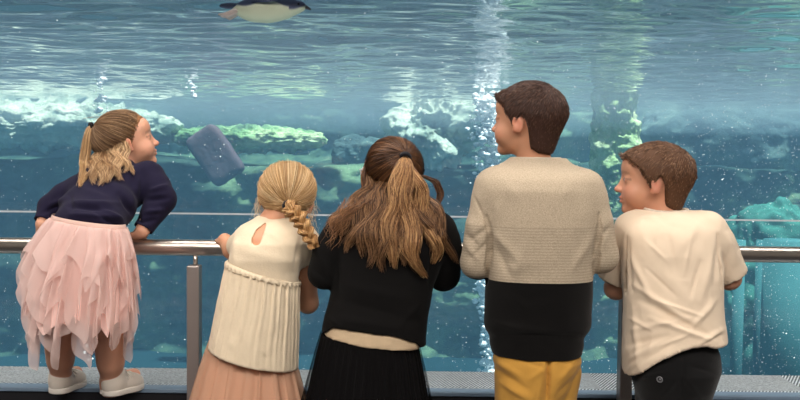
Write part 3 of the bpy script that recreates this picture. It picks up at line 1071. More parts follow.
# ------------------------------------------------------------------ the girl in the black cardigan
def cardigan_girl():
    Yt = 2.52
    H = Head(W(391, 175, 2.62), (-.40, .92), .188, pitch=3, roll=0, skin=(206, 154, 128))
    base = np.array([W(370, 380, Yt)[0], Yt, 0.0])
    rows = [(200, 372, 414, 2.58, .045), (210, 350, 436, 2.55, .06), (222, 342, 444, 2.53, .08), (250, 338, 440, Yt, .09), (310, 334, 424, Yt, .088), (345, 326, 418, Yt, .09), (400, 322, 420, Yt, .10)]
    sh_l, el_l, wr_l = W(347, 232, Yt), W(325, 273, 2.51), np.array([W(360, 240, 2.70)[0], 2.68, 1.075])
    sh_r, el_r, wr_r = W(436, 232, Yt), W(443, 275, 2.58), np.array([W(425, 240, 2.70)[0], 2.68, 1.075])
    f = Field([base[0] - .34, 2.28, -.01], [base[0] + .36, 2.86, 1.42], VB)
    H.add(f)
    f.add(loft([(z, x, rx * .86, y, ry * .86) for z, x, rx, y, ry in sec_px(rows)]), .02)
    f.add(cone(H.w((0, -.14, -.25)), W(392, 214, 2.56), .040, .048), .03)
    for a, b, c, s in ((sh_l, el_l, wr_l, 1), (sh_r, el_r, wr_r, -1)):
        chain(f, [a, b, c], [.034, .029, .023], .014)
        hand(f, c, (s * .9, .45, -.05), (0, 0, -1), (0, 1, 0), .86, (.15, .3, .3))
    simple_legs(f, W(350, 395, Yt), W(392, 395, Yt), (base[0] - .06, Yt + .02, .06), (base[0] + .06, Yt + .02, .06), .06, .043, .028)
    o = person_body(f, H, base, base, 'girl with long wavy brown ponytail, black cardigan and black skirt')
    # cardigan
    f = Field([base[0] - .34, 2.28, .66], [base[0] + .36, 2.86, 1.22], VC)
    f.add(loft(sec_px([(202, 366, 420, 2.58, .05), (208, 352, 434, 2.56, .065), (216, 340, 446, 2.54, .082), (228, 335, 450, 2.53, .096), (250, 333, 446, Yt, .104), (285, 331, 434, Yt, .102),
                       (315, 325, 428, Yt, .104), (335, 322, 426, Yt, .110), (362, 320, 426, Yt, .114)])), .02)
    for a, b, c in ((sh_l, el_l, wr_l), (sh_r, el_r, wr_r)):
        m = a * .5 + b * .5 + np.array([-.010 if a is sh_l else .010, -.004, .004])
        chain(f, [a, a * .5 + m * .5, m, b], [.056, .055, .053, .047], (.02, .006, .004))
        chain(f, [b, c], [.047, .032], .006)
    hx = [300, 321, 332, 345, 365, 390, 401, 410, 417, 420, 426, 440]
    hy = [340, 339, 330.5, 330.5, 332.5, 336.5, 339.5, 344, 347, 352, 353, 353]
    X0 = [W(x, y, Yt - .11)[0] for x, y in zip(hx, hy)]; Z0 = [W(x, y, Yt - .11)[2] for x, y in zip(hx, hy)]
    f.cut(lambda X, Y, Z: (np.interp(X, X0, Z0).astype(np.float32) - Z) * .8 + 0 * Y)
    V, Fc = f.mesh(2); Nn = normals(V, Fc); px = to_px(V)
    V = V + Nn * (fbm(V * 10, 2) * .003)[:, None]
    V = fold(V, Nn, px, [(335, 250, 338, 300, 3, -.006), (345, 285, 410, 300, 6, .004), (340, 300, 420, 322, 5, -.004), (335, 318, 410, 330, 5, .005), (432, 250, 430, 290, 3, -.006), (315, 250, 330, 275, 4, .005),
                           (312, 268, 330, 284, 3, -.004), (450, 250, 440, 280, 4, .005), (424, 300, 400, 325, 4, .004), (326, 316, 340, 326, 3, .005)])
    card = f
    cloth_obj('cardigan', V, Fc, mat_fabric('black knit', lin(17, 16, 16), .3, 500, .1, 60, .02), o, base)
    # beige top showing under the hem
    f = Field([base[0] - .30, 2.33, .66], [base[0] + .30, 2.72, .95], VC)
    f.add(loft(sec_px([(318, 328, 424, Yt, .098), (335, 324, 423, Yt, .104), (350, 320.5, 421, Yt, .108), (366, 318, 421, Yt, .112)])), .02)
    hx = [300, 320, 340, 365, 397, 419, 440]; hy = [340, 340.5, 344.5, 348.5, 352.5, 354, 354]
    X1 = [W(x, y, Yt - .11)[0] for x, y in zip(hx, hy)]; Z1 = [W(x, y, Yt - .11)[2] for x, y in zip(hx, hy)]
    f.cut(lambda X, Y, Z: (np.interp(X, X1, Z1).astype(np.float32) - Z) * .8 + 0 * Y)
    V, Fc = f.mesh(1); Nn = normals(V, Fc); px = to_px(V)
    V = V + Nn * (fbm(V * np.array([22, 22, 40]), 2) * .002)[:, None]
    cloth_obj('shirt', V, Fc, mat_fabric('beige jersey', lin(206, 182, 150), .3, 500), o, base)
    # skirt
    t = W(370, 339, Yt); bt = W(366, 425, Yt)
    bb = bt.copy(); bb[2] = .42
    a = skirt_sheet((t, .131, .098, -.12), (bb, .20, .16, 0), None, [(46, 1.0), (23, .25)], 700, 40, 3, .9, .006)
    mp = mat_fabric('black pleated cloth', lin(20, 19, 20), .2, 400, .1, 40, .05)
    sk = cloth_obj('skirt', a[0], a[1], mp, o, base)
    a = skirt_sheet((t + np.array([0, 0, .004]), .134, .101, -.12), (bb + np.array([0, 0, .03]), .212, .17, 0), lambda u: .012 * np.sin(u * 2 * PI * 5), [(19, .8), (33, .4)], 500, 40, 4, .9, .008)
    cloth_obj('overskirt', a[0], a[1], mat_tulle('black tulle', lin(22, 21, 23), .35), sk, base)
    # hair
    tie_px = W(405, 156, 2.53)
    hl = HAIRLINE
    V, Fc = H.cap(.016, .012, v=.0033)
    C = np.tile(np.array(lin(70, 46, 32)), (len(V), 1))
    hair = link('hair', mesh_np('hair', V - base, Fc, SHELL_M, True, C), o)
    tie = H.local(tie_px[None])[0]
    P = cap_paths(H, 6500, tie, 18, off=.045, seed=3, rough=.009, low=-.03)
    strands(P, RNG.uniform(.0004, .0008, len(P)), hair_cols(len(P), (48, 30, 21), (92, 61, 40), (150, 104, 66), 3, 1.15), 'crown_hair', hair, base)
    Yb = 2.435
    S = lambda x, y, g=.012: on(card, x, y, 2.43, g)
    g = [([tie_px, W(405, 163, 2.49), W(404, 185, 2.46), S(405, 215, .03), S(411, 245, .026), S(417, 262, .02), S(424, 277, .012)], [.009, .017, .027, .029, .024, .014, .003]),
         ([tie_px, W(402, 164, 2.49), W(396, 190, 2.455), S(391, 218, .026), S(393, 243, .02), S(389, 256, .014), S(392, 268, .010)], [.009, .013, .018, .022, .020, .013, .003]),
         ([tie_px, W(408, 163, 2.495), W(417, 185, 2.47), S(423, 212, .026), S(430, 238, .018), S(437, 252, .012), S(436, 264, .008)], [.008, .012, .017, .020, .017, .011, .003])]
    P = guide_paths(g, [1300, 800, 640], 32, 5, 1.0, (.0095, .008), waves=2.1)
    cols = hair_cols(len(P), (88, 58, 36), (156, 112, 72), (218, 174, 120), 5, .95)
    strands(P, RNG.uniform(.0005, .0009, len(P)), cols, 'ponytail', hair, base)
    g2 = []
    ends = [(334, 222), (329, 230), (336, 238), (345, 244), (349, 254), (360, 258), (366, 268), (377, 262), (384, 273), (400, 266), (430, 246), (438, 262), (446, 250), (452, 264)]
    for i, (ex, ey) in enumerate(ends):
        rx = 369 + 46 * min(1, i / 12)
        st = W(rx, 186 + 6 * math.sin(i), 2.545)
        md = W(rx + (ex - rx) * .40, 206, front_Y(card, rx + (ex - rx) * .40, 212, 2.5, .02))
        m2 = S(rx + (ex - rx) * .75, 200 + (ey - 200) * .55, .018)
        g2.append(([st + np.array([0, .03, .03]), st, md, m2, S(ex, ey, .007)], [.006, .016, .022, .020, .004]))
    P = guide_paths(g2, 260, 30, 9, 1.0, (.0120, .008), waves=1.8, phase_spread=.9)
    cols = hair_cols(len(P), (54, 36, 25), (108, 76, 51), (178, 134, 92), 8, 1.05)
    strands(P, RNG.uniform(.0005, .0009, len(P)), cols, 'loose_hair', hair, base)
    # the lock that loops out beside the ponytail, and the roll above the ear
    g3 = [([W(409, 176, 2.55), W(424, 176, 2.535), W(436, 182, 2.53), W(441, 193, 2.53), W(438, 203, 2.52), W(431, 207, 2.50)], [.006, .007, .008, .008, .007, .003]),
          ([W(367, 160, 2.60), W(364, 178, 2.575), W(366, 190, 2.555), W(376, 193, 2.53), W(396, 184, 2.515), W(404, 160, 2.525)], [.004, .009, .012, .013, .010, .004])]
    P = guide_paths(g3, [220, 330], 22, 12, 1.0, (.001, .001))
    strands(P, RNG.uniform(.0007, .0011, len(P)), hair_cols(len(P), (44, 28, 20), (82, 53, 35), (128, 86, 54), 9), 'side_lock', hair, base)
    r = np.random.default_rng(40)
    g4 = [([W(345 + r.uniform(-6, 30), 205 + r.uniform(-8, 10), 2.46), W(338 + r.uniform(-8, 10), 220, 2.44), W(330 + r.uniform(-6, 12), 225 + r.uniform(0, 30), 2.44)], [.004, .012, .012]) for _ in range(120)]
    P = guide_paths(g4, 1, 18, 14, 1.0, (.005, .004))
    tag(strands(P, RNG.uniform(.0004, .0007, len(P)), hair_cols(len(P), (80, 52, 34), (140, 96, 62), (190, 140, 94), 10), 'stray_hair', hair, base), kind='stuff')
    ring_tie(tie_px, W(405, 166, 2.485) - tie_px, .014, hair, base)
    # spectacles
    mb = MB()
    e1 = H.w((-.385, -.02, .03)); e2 = H.w((-.345, .33, .045))
    mb.tube([e1 + np.array([0, 0, -.012]), e1, e2], .0022, 8)
    for s in (-1, 1):
        c = H.w((s * .165, .47, .0))
        ax = H.R @ np.array([1, 0, 0]); az = H.R @ np.array([0, 0, 1])
        mb.tube([c + .026 * ax * math.cos(t) + .020 * az * math.sin(t) for t in np.linspace(0, 2 * PI, 25)], .002, 8, cap=False)
        e1 = H.w((s * .385, -.02, .03)); e2 = H.w((s * .33, .44, .045))
        mb.tube([e1 + np.array([0, 0, -.012]), e1, e2], .0022, 8)
    mb.tube([H.w((-.03, .475, .02)), H.w((.03, .475, .02))], .002, 8)
    mb.build('glasses', mat_basic('pale frame', lin(226, 224, 226), .3, 0, .5), o, True, off=base)
    for s in (-1, 1):
        shoe(o, base, (base[0] + s * .06, Yt - .05, 0), (base[0] + s * .075, Yt + .15, 0), M_SHOE_DARK, M_SOLE, .038, .06)
    return o


def ring_tie(c, axis, r, parent, off, name='hair_tie', rad=.0045):
    n = axis / np.linalg.norm(axis)
    a = np.cross(n, [0, 1, .1]); a /= np.linalg.norm(a); b = np.cross(n, a)
    mb = MB()
    for dz in (0, .005):
        mb.tube([c + n * (.008 + dz) + r * (a * math.cos(t) + b * math.sin(t)) for t in np.linspace(0, 2 * PI, 25)], rad, 8, cap=False)
    return mb.build(name, ELASTIC, parent, True, off=off)


# ------------------------------------------------------------------ the blonde girl
def braid_girl():
    Yt = 2.56
    H = Head(W(287, 198, 2.67), (.06, 1), .190, pitch=-2, roll=8, skin=(212, 156, 124))
    base = np.array([W(255, 380, Yt)[0], Yt, 0.0])
    rows = [(214, 262, 306, 2.64, .045), (224, 248, 304, 2.60, .062), (236, 240, 304, 2.57, .078), (262, 236, 300, Yt, .082), (300, 230, 294, Yt, .08), (345, 222, 288, Yt, .085), (400, 216, 284, Yt, .09)]
    sh_l, el_l, wr_l = W(249, 240, 2.59), W(233, 250, 2.66), W(225, 240.5, 2.695)
    sh_r, el_r, wr_r = W(303, 242, 2.59), W(308, 303, 2.645), np.array([W(290, 250, 2.69)[0], 2.675, 1.07])
    f = Field([base[0] - .30, 2.36, -.01], [base[0] + .36, 2.92, 1.34], .0031)
    H.add(f)
    f.add(loft([(z, x, rx * .9, y, ry * .9) for z, x, rx, y, ry in sec_px(rows)]), .02)
    f.add(cone(H.w((0, -.14, -.25)), W(278, 228, 2.61), .038, .046), .03)
    chain(f, [sh_l, el_l, wr_l], [.033, .027, .021], .014)
    hand(f, wr_l, (-.35, .93, -.1), (0, -.1, -1), (.9, .3, .1), .82, (.25, .55, .55), .004)
    chain(f, [sh_r, el_r], [.034, .0285], .014)
    chain(f, [el_r, wr_r], [.0285, .022], .012)
    hand(f, wr_r, (-.8, .5, -.05), (0, 0, -1), (0, 1, 0), .82, (.15, .3, .3))
    simple_legs(f, W(238, 395, Yt), W(268, 395, Yt), (base[0] - .055, Yt + .02, .06), (base[0] + .055, Yt + .02, .06), .055, .04, .027)
    o = person_body(f, H, base, base, 'blonde girl with plaited hair, cream smock top and peach tulle skirt')
    # smock: yoke and sleeves
    f = Field([base[0] - .30, 2.40, .80], [base[0] + .34, 2.84, 1.18], .0032)
    f.add(loft(sec_px([(216, 258, 304, 2.63, .052), (222, 249, 305, 2.61, .066), (230, 241, 309, 2.59, .08), (242, 233, 308, 2.57, .09), (258, 230, 304, Yt, .092), (270, 229, 300, Yt, .087), (296, 225, 298, Yt, .084)])), .02)
    chain(f, [sh_l, sh_l * .45 + el_l * .55], [.045, .040], .02)
    d = (el_l - sh_l) / np.linalg.norm(el_l - sh_l)
    q = W(306, 264, 2.61)
    chain(f, [sh_r, q], [.047, .040], .02)
    d = (q - sh_r) / np.linalg.norm(q - sh_r)
    f.sub(cone(q + d * .035, q + d * .09, .06, .06), .002)
    f.sub(cone(q + d * .006, q + d * .06, .033, .033), .003)
    # key-hole opening at the back of the neck
    kx = [W(262.5, 226, 2.5), W(259, 233, 2.5), W(256.5, 240.5, 2.5)]
    for a, b, ra, rb in ((kx[0], kx[1], .0035, .011), (kx[1], kx[2], .011, .0125)):
        for dy in np.arange(-.04, .062, .004):
            f.sub(cone(a + np.array([0, dy, 0]), b + np.array([0, dy, 0]), ra, rb), .003)
    hx = [215, 227, 235, 243, 257, 271, 292, 299, 315]; hy = [265, 269, 274.5, 278, 282, 285, 289, 290, 291]
    X0 = [W(x, y, Yt - .1)[0] for x, y in zip(hx, hy)]; Z0 = [W(x, y, Yt - .1)[2] for x, y in zip(hx, hy)]
    keep = W(299.5, 262, 2.55)[0]
    f.cut(lambda X, Y, Z: np.where(X > keep, np.float32(-1), (np.interp(X, X0, Z0).astype(np.float32) - Z) * .9 + 0 * Y))
    V, Fc = f.mesh(2); Nn = normals(V, Fc); px = to_px(V)
    V = V + Nn * (fbm(V * 14, 2) * .0022)[:, None]
    V = fold(V, Nn, px, [(240, 250, 290, 262, 5, .003), (266, 232, 290, 245, 3, .003), (236, 240, 232, 262, 3, .004), (300, 240, 296, 272, 2.5, -.006), (308, 245, 304, 268, 2.5, .004), (280, 240, 292, 270, 4, .003)])
    cm = mat_fabric('cream crinkled cotton', lin(234, 216, 188), .45, 220, .05, 60)
    top = cloth_obj('smock', V, Fc, cm, o, base)
    # gathered lower part of the smock
    a0, b0 = W(227, 262.5, Yt), W(299, 283, Yt); a1, b1 = W(208.5, 346, Yt), W(298, 368, Yt)
    ct, cb = (a0 + b0) / 2, (a1 + b1) / 2
    st = (b0[2] - a0[2]) / (b0[0] - a0[0]); sb = (b1[2] - a1[2]) / (b1[0] - a1[0])
    rt, rb = (b0[0] - a0[0]) / 2, (b1[0] - a1[0]) / 2
    V, Fc = skirt_sheet((ct, rt, .094, st), (cb, rb, .128, sb), None, [(29, .5), (17, .4), (47, .45)], 560, 44, 8, .8, .0030, (1.0, -.72))
    V[:, 0] += fbm(V * 30, 2) * .0012; V[:, 1] += fbm(V * np.array([15, 9, 13]) + 9, 3) * .0040
    pep = cloth_obj('peplum', V, Fc, cm, top, base, solid=.002)
    # ruffle over the seam
    def ruff(u, v):
        th = 2 * PI * u
        w = np.sin(2 * PI * 34 * u + 2 * np.sin(th * 3))
        r_ = -.003 + .007 * np.minimum(1, v * 3) + .003 * v * w
        x = ct[0] + (rt + r_) * np.cos(th); y = ct[1] + (.096 + r_) * np.sin(th)
        z = ct[2] + .008 - .015 * v + st * rt * np.cos(th) + .003 * v * np.sin(2 * PI * 34 * u + 1)
        return np.stack([x, y, z], 1)
    V, Fc = sheet(ruff, 520, 6)
    cloth_obj('ruffle', V, Fc, cm, top, base, solid=.0015)
    # skirt
    t0 = W(252, 340, Yt); b_ = W(248, 425, Yt); b_[2] = .44
    tm = mat_tulle('peach tulle', lin(232, 194, 166), .62)
    ln = mat_fabric('peach lining', lin(224, 176, 148), .2, 300, .06, 30)
    V, Fc = skirt_sheet((t0, .102, .080, -.2), (b_, .175, .15, 0), None, [(17, .6), (9, .4)], 420, 40, 21, .8, .010)
    sk = cloth_obj('skirt', V, Fc, ln, o, base)
    V, Fc = skirt_sheet((t0 + np.array([0, 0, .003]), .106, .084, -.2), (b_ + np.array([0, 0, .02]), .188, .165, 0), lambda u: .01 * np.sin(u * 2 * PI * 7), [(21, .6), (13, .5), (34, .3)], 520, 40, 22, .8, .011)
    cloth_obj('overskirt', V, Fc, tm, sk, base)
    # hair
    V, Fc = H.cap(.018, .014, v=.0033)
    C = np.tile(np.array(lin(180, 140, 92)), (len(V), 1))
    hair = link('hair', mesh_np('hair', V - base, Fc, SHELL_M, True, C), o)
    tp = W(287.5, 205, 2.555)
    tie = H.local(tp[None])[0]
    P = cap_paths(H, 7000, tie, 18, off=.042, seed=13, rough=.010, low=-.03)
    cols = hair_cols(len(P), (160, 118, 74), (214, 174, 122), (248, 224, 180), 13)
    strands(P, RNG.uniform(.0004, .0007, len(P)), cols, 'crown_hair', hair, base)
    # braid: three crossing locks
    path = np.array([tp, W(292, 210, 2.515), W(299, 218, 2.50), W(304, 227, 2.485), (W(309, 236, 2.478)), W(313, 243, 2.475), W(315, 248, 2.475)])
    dd = np.r_[0, np.cumsum(np.linalg.norm(np.diff(path, axis=0), axis=1))]; L = dd[-1]
    ss = np.linspace(0, L, 90)
    pc = np.stack([np.interp(ss, dd, path[:, i]) for i in range(3)], 1)
    T = np.gradient(pc, axis=0); T /= np.linalg.norm(T, axis=1)[:, None]
    A = np.cross(T, [0, -1, 0]); A /= np.linalg.norm(A, axis=1)[:, None]; B = np.cross(T, A)
    br = link('braid', None, hair) if False else None
    first = None
    r = np.random.default_rng(77)
    P = []
    for k in range(3):
        ph = 2 * PI * k / 3
        t = ss / .036 * PI * 1.0 + ph
        s_ = ss / L
        wid = (.0155 * np.minimum(1, .35 + 4 * s_)) * (1 - .35 * s_ ** 2)
        c = pc + A * (wid * np.sin(t))[:, None] + B * (.0075 * np.sin(2 * t))[:, None]
        rl = (.0105 * np.minimum(1, .6 + 3 * s_)) * (1 - .35 * s_ ** 2)
        for _ in range(190):
            th, ra = r.uniform(0, 2 * PI), math.sqrt(r.uniform(.25, 1))
            tw = th + ss * 16
            P.append(c + (A * (np.cos(tw) * ra)[:, None] + B * (np.sin(tw) * ra * .85)[:, None]) * rl[:, None] + r.normal(0, .0004, 3))
    P = np.array(P)
    strands(P, RNG.uniform(.0008, .0013, len(P)), hair_cols(len(P), (128, 88, 50), (188, 142, 90), (232, 192, 136), 15), 'braid', hair, base)
    # wisps
    g = []
    for i in range(120):
        side = -1 if i % 2 else 1
        u = r.uniform(-.35, .1)
        p0 = H.w((side * .36, r.uniform(-.3, .15), u))
        p1 = p0 + np.array([side * r.uniform(.004, .02), r.uniform(-.02, .02), r.uniform(-.03, -.005)])
        p2 = p1 + np.array([side * r.uniform(-.01, .016), r.uniform(-.02, .02), r.uniform(-.05, -.01)])
        g.append(([p0, p1, p2], [.002, .004, .005]))
    for i in range(60):
        a = r.uniform(0, 2 * PI); el_ = r.uniform(.5, 1.4); p0 = H.w((.38 * math.cos(a) * math.cos(el_), -.07 + .48 * math.sin(a) * math.cos(el_), .12 + .41 * math.sin(el_)))
        p1 = p0 + np.array([r.normal(0, .012), r.normal(0, .012), r.uniform(.002, .008)])
        p2 = p1 + np.array([r.normal(0, .014), r.normal(0, .014), r.uniform(-.008, .004)])
        g.append(([p0, p1, p2], [.002, .003, .004]))
    P = guide_paths(g, 1, 10, 17, 1.0, (.002, .001))
    tag(strands(P, np.full(len(P), .00045), hair_cols(len(P), (200, 160, 112), (236, 206, 160), (250, 230, 196), 17), 'stray_hair', hair, base), kind='stuff')
    ring_tie(tp, W(291, 209, 2.52) - tp, .0125, hair, base, rad=.005)
    for s in (-1, 1):
        shoe(o, base, (base[0] + s * .055, Yt - .04, 0), (base[0] + s * .065, Yt + .13, 0), M_SHOE_WHITE, M_SOLE, .036, .055)
    return o


# ------------------------------------------------------------------ the little girl on the ledge
def tulle_girl():
    H = Head(W(127.5, 142, 2.87), (.93, .36), .176, pitch=14, roll=0, cheeks=1.1, skin=(222, 166, 138))
    zl = LEDGE_Z
    base = np.array([W(90, 390, 2.76)[0], 2.76, zl])
    hipc = W(88, 246, 2.57); waist = W(89, 226, 2.60); mid = W(98, 208, 2.68); chest = W(107, 192, 2.77); neck = W(118, 172, 2.83)
    sh_l, el_l, wr_l = W(78, 191, 2.79), W(51, 207, 2.775), W(42.5, 224, 2.735)
    sh_r, el_r, wr_r = W(148, 178, 2.80), W(161, 199, 2.765), W(142, 231, 2.715)
    f = Field([W(30, 200, 2.76)[0] - .06, 2.40, zl - .01], [W(165, 200, 2.76)[0] + .10, 3.02, 1.46], .0030)
    H.add(f)
    f.add(cone(H.w((0, -.14, -.22)), neck * .6 + chest * .4, .039, .046), .03)
    def spine(fl, g):
        for p, rx, rz, pitch in ((hipc, .098 * g, .085 * g, 60), (waist, .092 * g, .075 * g, 35), (mid, .100 * g, .074 * g, 30), (chest, .112 * g, .072 * g, 30), (neck * .4 + chest * .6, .085 * g, .06 * g, 30)):
            R = np.array(Matrix.Rotation(math.radians(-8), 3, 'Y') @ Matrix.Rotation(math.radians(pitch), 3, 'X'))
            fl.add(ell(p, (rx, .085, rz), R), .03)
    spine(f, .88)
    chain(f, [sh_l, el_l, wr_l], [.032, .027, .020], .014)
    hand(f, wr_l + np.array([.002, 0, -.008]), (-.02, .45, -.9), (0, -.75, -.6), (1, 0, 0), .80, (.15, .5, .5), .004)
    chain(f, [sh_r, el_r, wr_r], [.034, .030, .021], .014)
    hand(f, wr_r + np.array([-.004, .002, -.006]), (-.75, .35, -.45), (0, -.5, -.85), (.5, .8, -.1), .80, (.25, .5, .5), .004)
    # legs
    an_l, an_r = W(61, 384, 2.715), W(111, 388, 2.695)
    kn_l, kn_r = W(61, 332, 2.66), W(111, 334, 2.645)
    hp_l, hp_r = W(64, 275, 2.59), W(108, 275, 2.59)
    for hp, kn, an, s in ((hp_l, kn_l, an_l, -1), (hp_r, kn_r, an_r, 1)):
        chain(f, [hp, kn, an], [.060, .0415, .0285], .02)
        ca = kn * .5 + an * .5 + np.array([0, -.008, 0])
        f.add(cone(kn * .75 + an * .25 + np.array([0, -.008, 0]), ca, .0405, .036), .02)
    for an, toe in ((an_l, W(76, 384, 2.82)), (an_r, W(134, 388, 2.80))):
        h0 = np.array([an[0], an[1], zl + .035]); t0 = np.array([toe[0], toe[1], zl + .03])
        chain(f, [an, h0, t0], [.0275, .026, .02], .015)
    o = person_body(f, H, base, base, 'small girl on the ledge in navy sweater and pale pink pointed tulle skirt')
    # sweater
    f = Field([W(30, 200, 2.76)[0] - .06, 2.48, .98], [W(165, 200, 2.76)[0] + .10, 2.98, 1.32], .0031)
    spine_c = f
    for p, rx, rz, pitch in ((waist, .102, .082, 35), (mid, .112, .082, 30), (chest, .122, .080, 30), (neck * .35 + chest * .65, .100, .068, 30)):
        R = np.array(Matrix.Rotation(math.radians(-8), 3, 'Y') @ Matrix.Rotation(math.radians(pitch), 3, 'X'))
        f.add(ell(p, (rx, .085, rz), R), .03)
    f.add(cone(chest, neck, .07, .052), .03)
    chain(f, [sh_l, (sh_l + el_l) / 2 + np.array([0, 0, .004]), el_l, wr_l * .8 + el_l * .2], [.046, .043, .040, .029], (.018, .008, .006))
    f.add(cone(wr_l * .7 + el_l * .3, wr_l, .027, .0275), .006)
    chain(f, [sh_r, (sh_r + el_r) / 2, el_r, wr_r * .8 + el_r * .2], [.052, .048, .045, .031], (.018, .008, .006))
    f.add(cone(wr_r * .7 + el_r * .3, wr_r, .029, .029), .006)
    for w_, e_ in ((wr_l, el_l), (wr_r, el_r)):
        d = (w_ - e_) / np.linalg.norm(w_ - e_)
        f.sub(cone(w_ + d * .030, w_ + d * .07, .045, .045), .002)
        f.sub(cone(w_ + d * .0, w_ + d * .05, .0225, .0225), .002)
    # hem across the small of the back
    hx = [30, 52, 60, 80, 104, 115, 125, 132, 150]; hy = [225, 224.5, 222, 221.5, 226, 230, 235.5, 240, 243]
    yy = 2.56
    X0 = [W(x, y, yy)[0] for x, y in zip(hx, hy)]; Z0 = [W(x, y, yy)[2] for x, y in zip(hx, hy)]
    def hemcut(X, Y, Z):
        d = (np.interp(X, X0, Z0).astype(np.float32) - Z) * .9
        xl, xr = W(52, 224, 2.6)[0], W(131, 236, 2.6)[0]
        inside = (X > xl) & (X < xr) & (Y < 2.665)
        return np.where(inside, d, np.float32(-1)) + 0 * Y
    f.cut(hemcut)
    V, Fc = f.mesh(2); Nn = normals(V, Fc); px = to_px(V)
    V = V + Nn * (fbm(V * 13, 2) * .0025)[:, None]
    V = fold(V, Nn, px, [(x0, y0, x1, y1, w_, h_ * 1.7) for x0, y0, x1, y1, w_, h_ in [(70, 214, 120, 218, 2.5, .005), (68, 206, 110, 210, 2.5, -.005), (74, 202, 118, 204, 2.5, .005), (100, 208, 132, 225, 2.5, .005), (96, 214, 128, 232, 2, -.005), (120, 195, 140, 222, 3, -.008),
                           (70, 195, 72, 212, 2.5, -.003), (50, 205, 66, 198, 2.5, .004), (44, 212, 60, 206, 2.2, -.004), (152, 190, 168, 186, 2.5, .005), (148, 200, 168, 198, 2.5, -.005), (146, 212, 162, 210, 2.5, .005),
                           (140, 222, 156, 220, 2, -.004), (138, 178, 134, 205, 3, .005), (84, 190, 110, 200, 4, .004), (60, 219, 122, 227, 1.5, -.003)]])
    swf = f
    nv = mat_fabric('navy knit', lin(30, 27, 50), .35, 420, .1, 60, .04)
    cloth_obj('sweater', V, Fc, nv, o, base)
    # skirt
    wc = W(89, 229, 2.585)
    wc[2] += .012
    r = np.random.default_rng(3)
    def tri(x):
        return np.abs(((x) % 1.0) - .5) * 2
    layers = [(.05, 5, 'l', .132, .108, .262, (9, 4), .011),
              (.11, 9, 't', .128, .106, .310, (17, 7), .018),
              (.12, 10, 't', .142, .118, .275, (19, 8), .019),
              (.12, 10, 't', .152, .126, .225, (18, 7), .019),
              (.11, 11, 't', .154, .128, .170, (19, 8), .018),
              (.09, 9, 't', .146, .118, .110, (17, 7), .014)]
    tm = mat_tulle('pink tulle', lin(252, 228, 222), .62)
    lm = mat_fabric('pink lining', lin(242, 206, 198), .2, 300, .05, 30)
    root = None
    for i, (amp, npnt, kind, rx, ry, ln, fl, fa) in enumerate(layers):
        ph = r.random()
        jit = r.uniform(-.4, .4, 64)
        def hem(u, amp=amp, npnt=npnt, ph=ph, jit=jit, ln=ln):
            k = npnt * u + ph
            a = tri(k)
            scale = .75 + .5 * jit[(np.floor(k).astype(int)) % 64]
            return amp * ((1 - a) ** 1.3 * scale * 1.3 - .40) + .008 * np.sin(2 * PI * u * npnt * 3)
        cb = wc + np.array([W(82, 300, 2.6)[0] - W(89, 300, 2.6)[0], -.02, -ln])
        top = (wc + np.array([0, 0, .001 * i]), .098 + .001 * i, .078 + .001 * i, -.14)
        V, Fc = skirt_sheet(top, (cb, rx, ry, 0), hem, [(fl[0], .7)] + [(q, .5) for q in fl[1:]] + [(23, .35)], 640, 34, 30 + i, .74, fa)
        if i == 0:
            root = cloth_obj('skirt', V, Fc, lm, o, base)
        else:
            cloth_obj('tulle_layer', V, Fc, tm, root, base)
    def band(u, v):
        th = 2 * PI * u
        b = .003 * np.sin(PI * v)
        rx, ry = .0985 + b, .0785 + b
        return np.stack([wc[0] + rx * np.cos(th), wc[1] + ry * np.sin(th), wc[2] - .006 + .022 * v - .14 * rx * np.cos(th)], 1)
    V, Fc = sheet(band, 96, 7)
    cloth_obj('waistband', V, Fc, mat_fabric('pink waistband', lin(236, 200, 188), .3, 400), root, base)
    # shoes
    s1 = shoe(o, base, (an_l[0] - .004, an_l[1] - .040, zl), (W(81, 381, 2.82)[0], 2.81, zl), M_SHOE_WHITE, M_SOLE, .0335, .056)
    s2 = shoe(o, base, (an_r[0] - .004, an_r[1] - .036, zl), (W(141, 386, 2.79)[0], 2.775, zl), M_SHOE_WHITE, M_SOLE, .0335, .056)
    for an in (an_l, an_r):
        mb = MB()
        mb.tube([an + np.array([0, -.003, -.012]), an + np.array([0, -.003, .004])], .0305, 20, cap=False)
        mb.build('sock', mat_fabric('white sock', lin(232, 228, 222), .4, 300), o, True, off=base)
    # hair
    hl = (HAIRLINE[0], np.array([.36, .33, .22, .08, -.06, .0, .12, .0, -.20, -.27, -.28]))
    V, Fc = H.cap(.016, .012, v=.0033, hl=hl)
    C = np.tile(np.array(lin(140, 98, 64)), (len(V), 1))
    hair = link('hair', mesh_np('hair', V - base, Fc, SHELL_M, True, C), o)
    tp = W(94.5, 125, 2.83)
    tie = H.local(tp[None])[0]
    P = cap_paths(H, 6000, tie, 18, off=.042, seed=23, rough=.009, hl=hl, low=-.04)
    strands(P, RNG.uniform(.0004, .0007, len(P)), hair_cols(len(P), (82, 58, 40), (128, 96, 68), (192, 158, 120), 23), 'crown_hair', hair, base)
    g = [([tp, W(90, 126, 2.82), W(87, 140, 2.815), W(85.5, 160, 2.815), on(swf, 84, 176, 2.80, .012), on(swf, 80, 187, 2.78, .008)], [.006, .010, .014, .015, .012, .004])]
    P = guide_paths(g, [480], 24, 25, 1.0, (.002, .002), waves=2)
    strands(P, RNG.uniform(.0006, .0010, len(P)), hair_cols(len(P), (140, 102, 66), (192, 152, 106), (236, 204, 158), 25), 'ponytail', hair, base)
    g = []
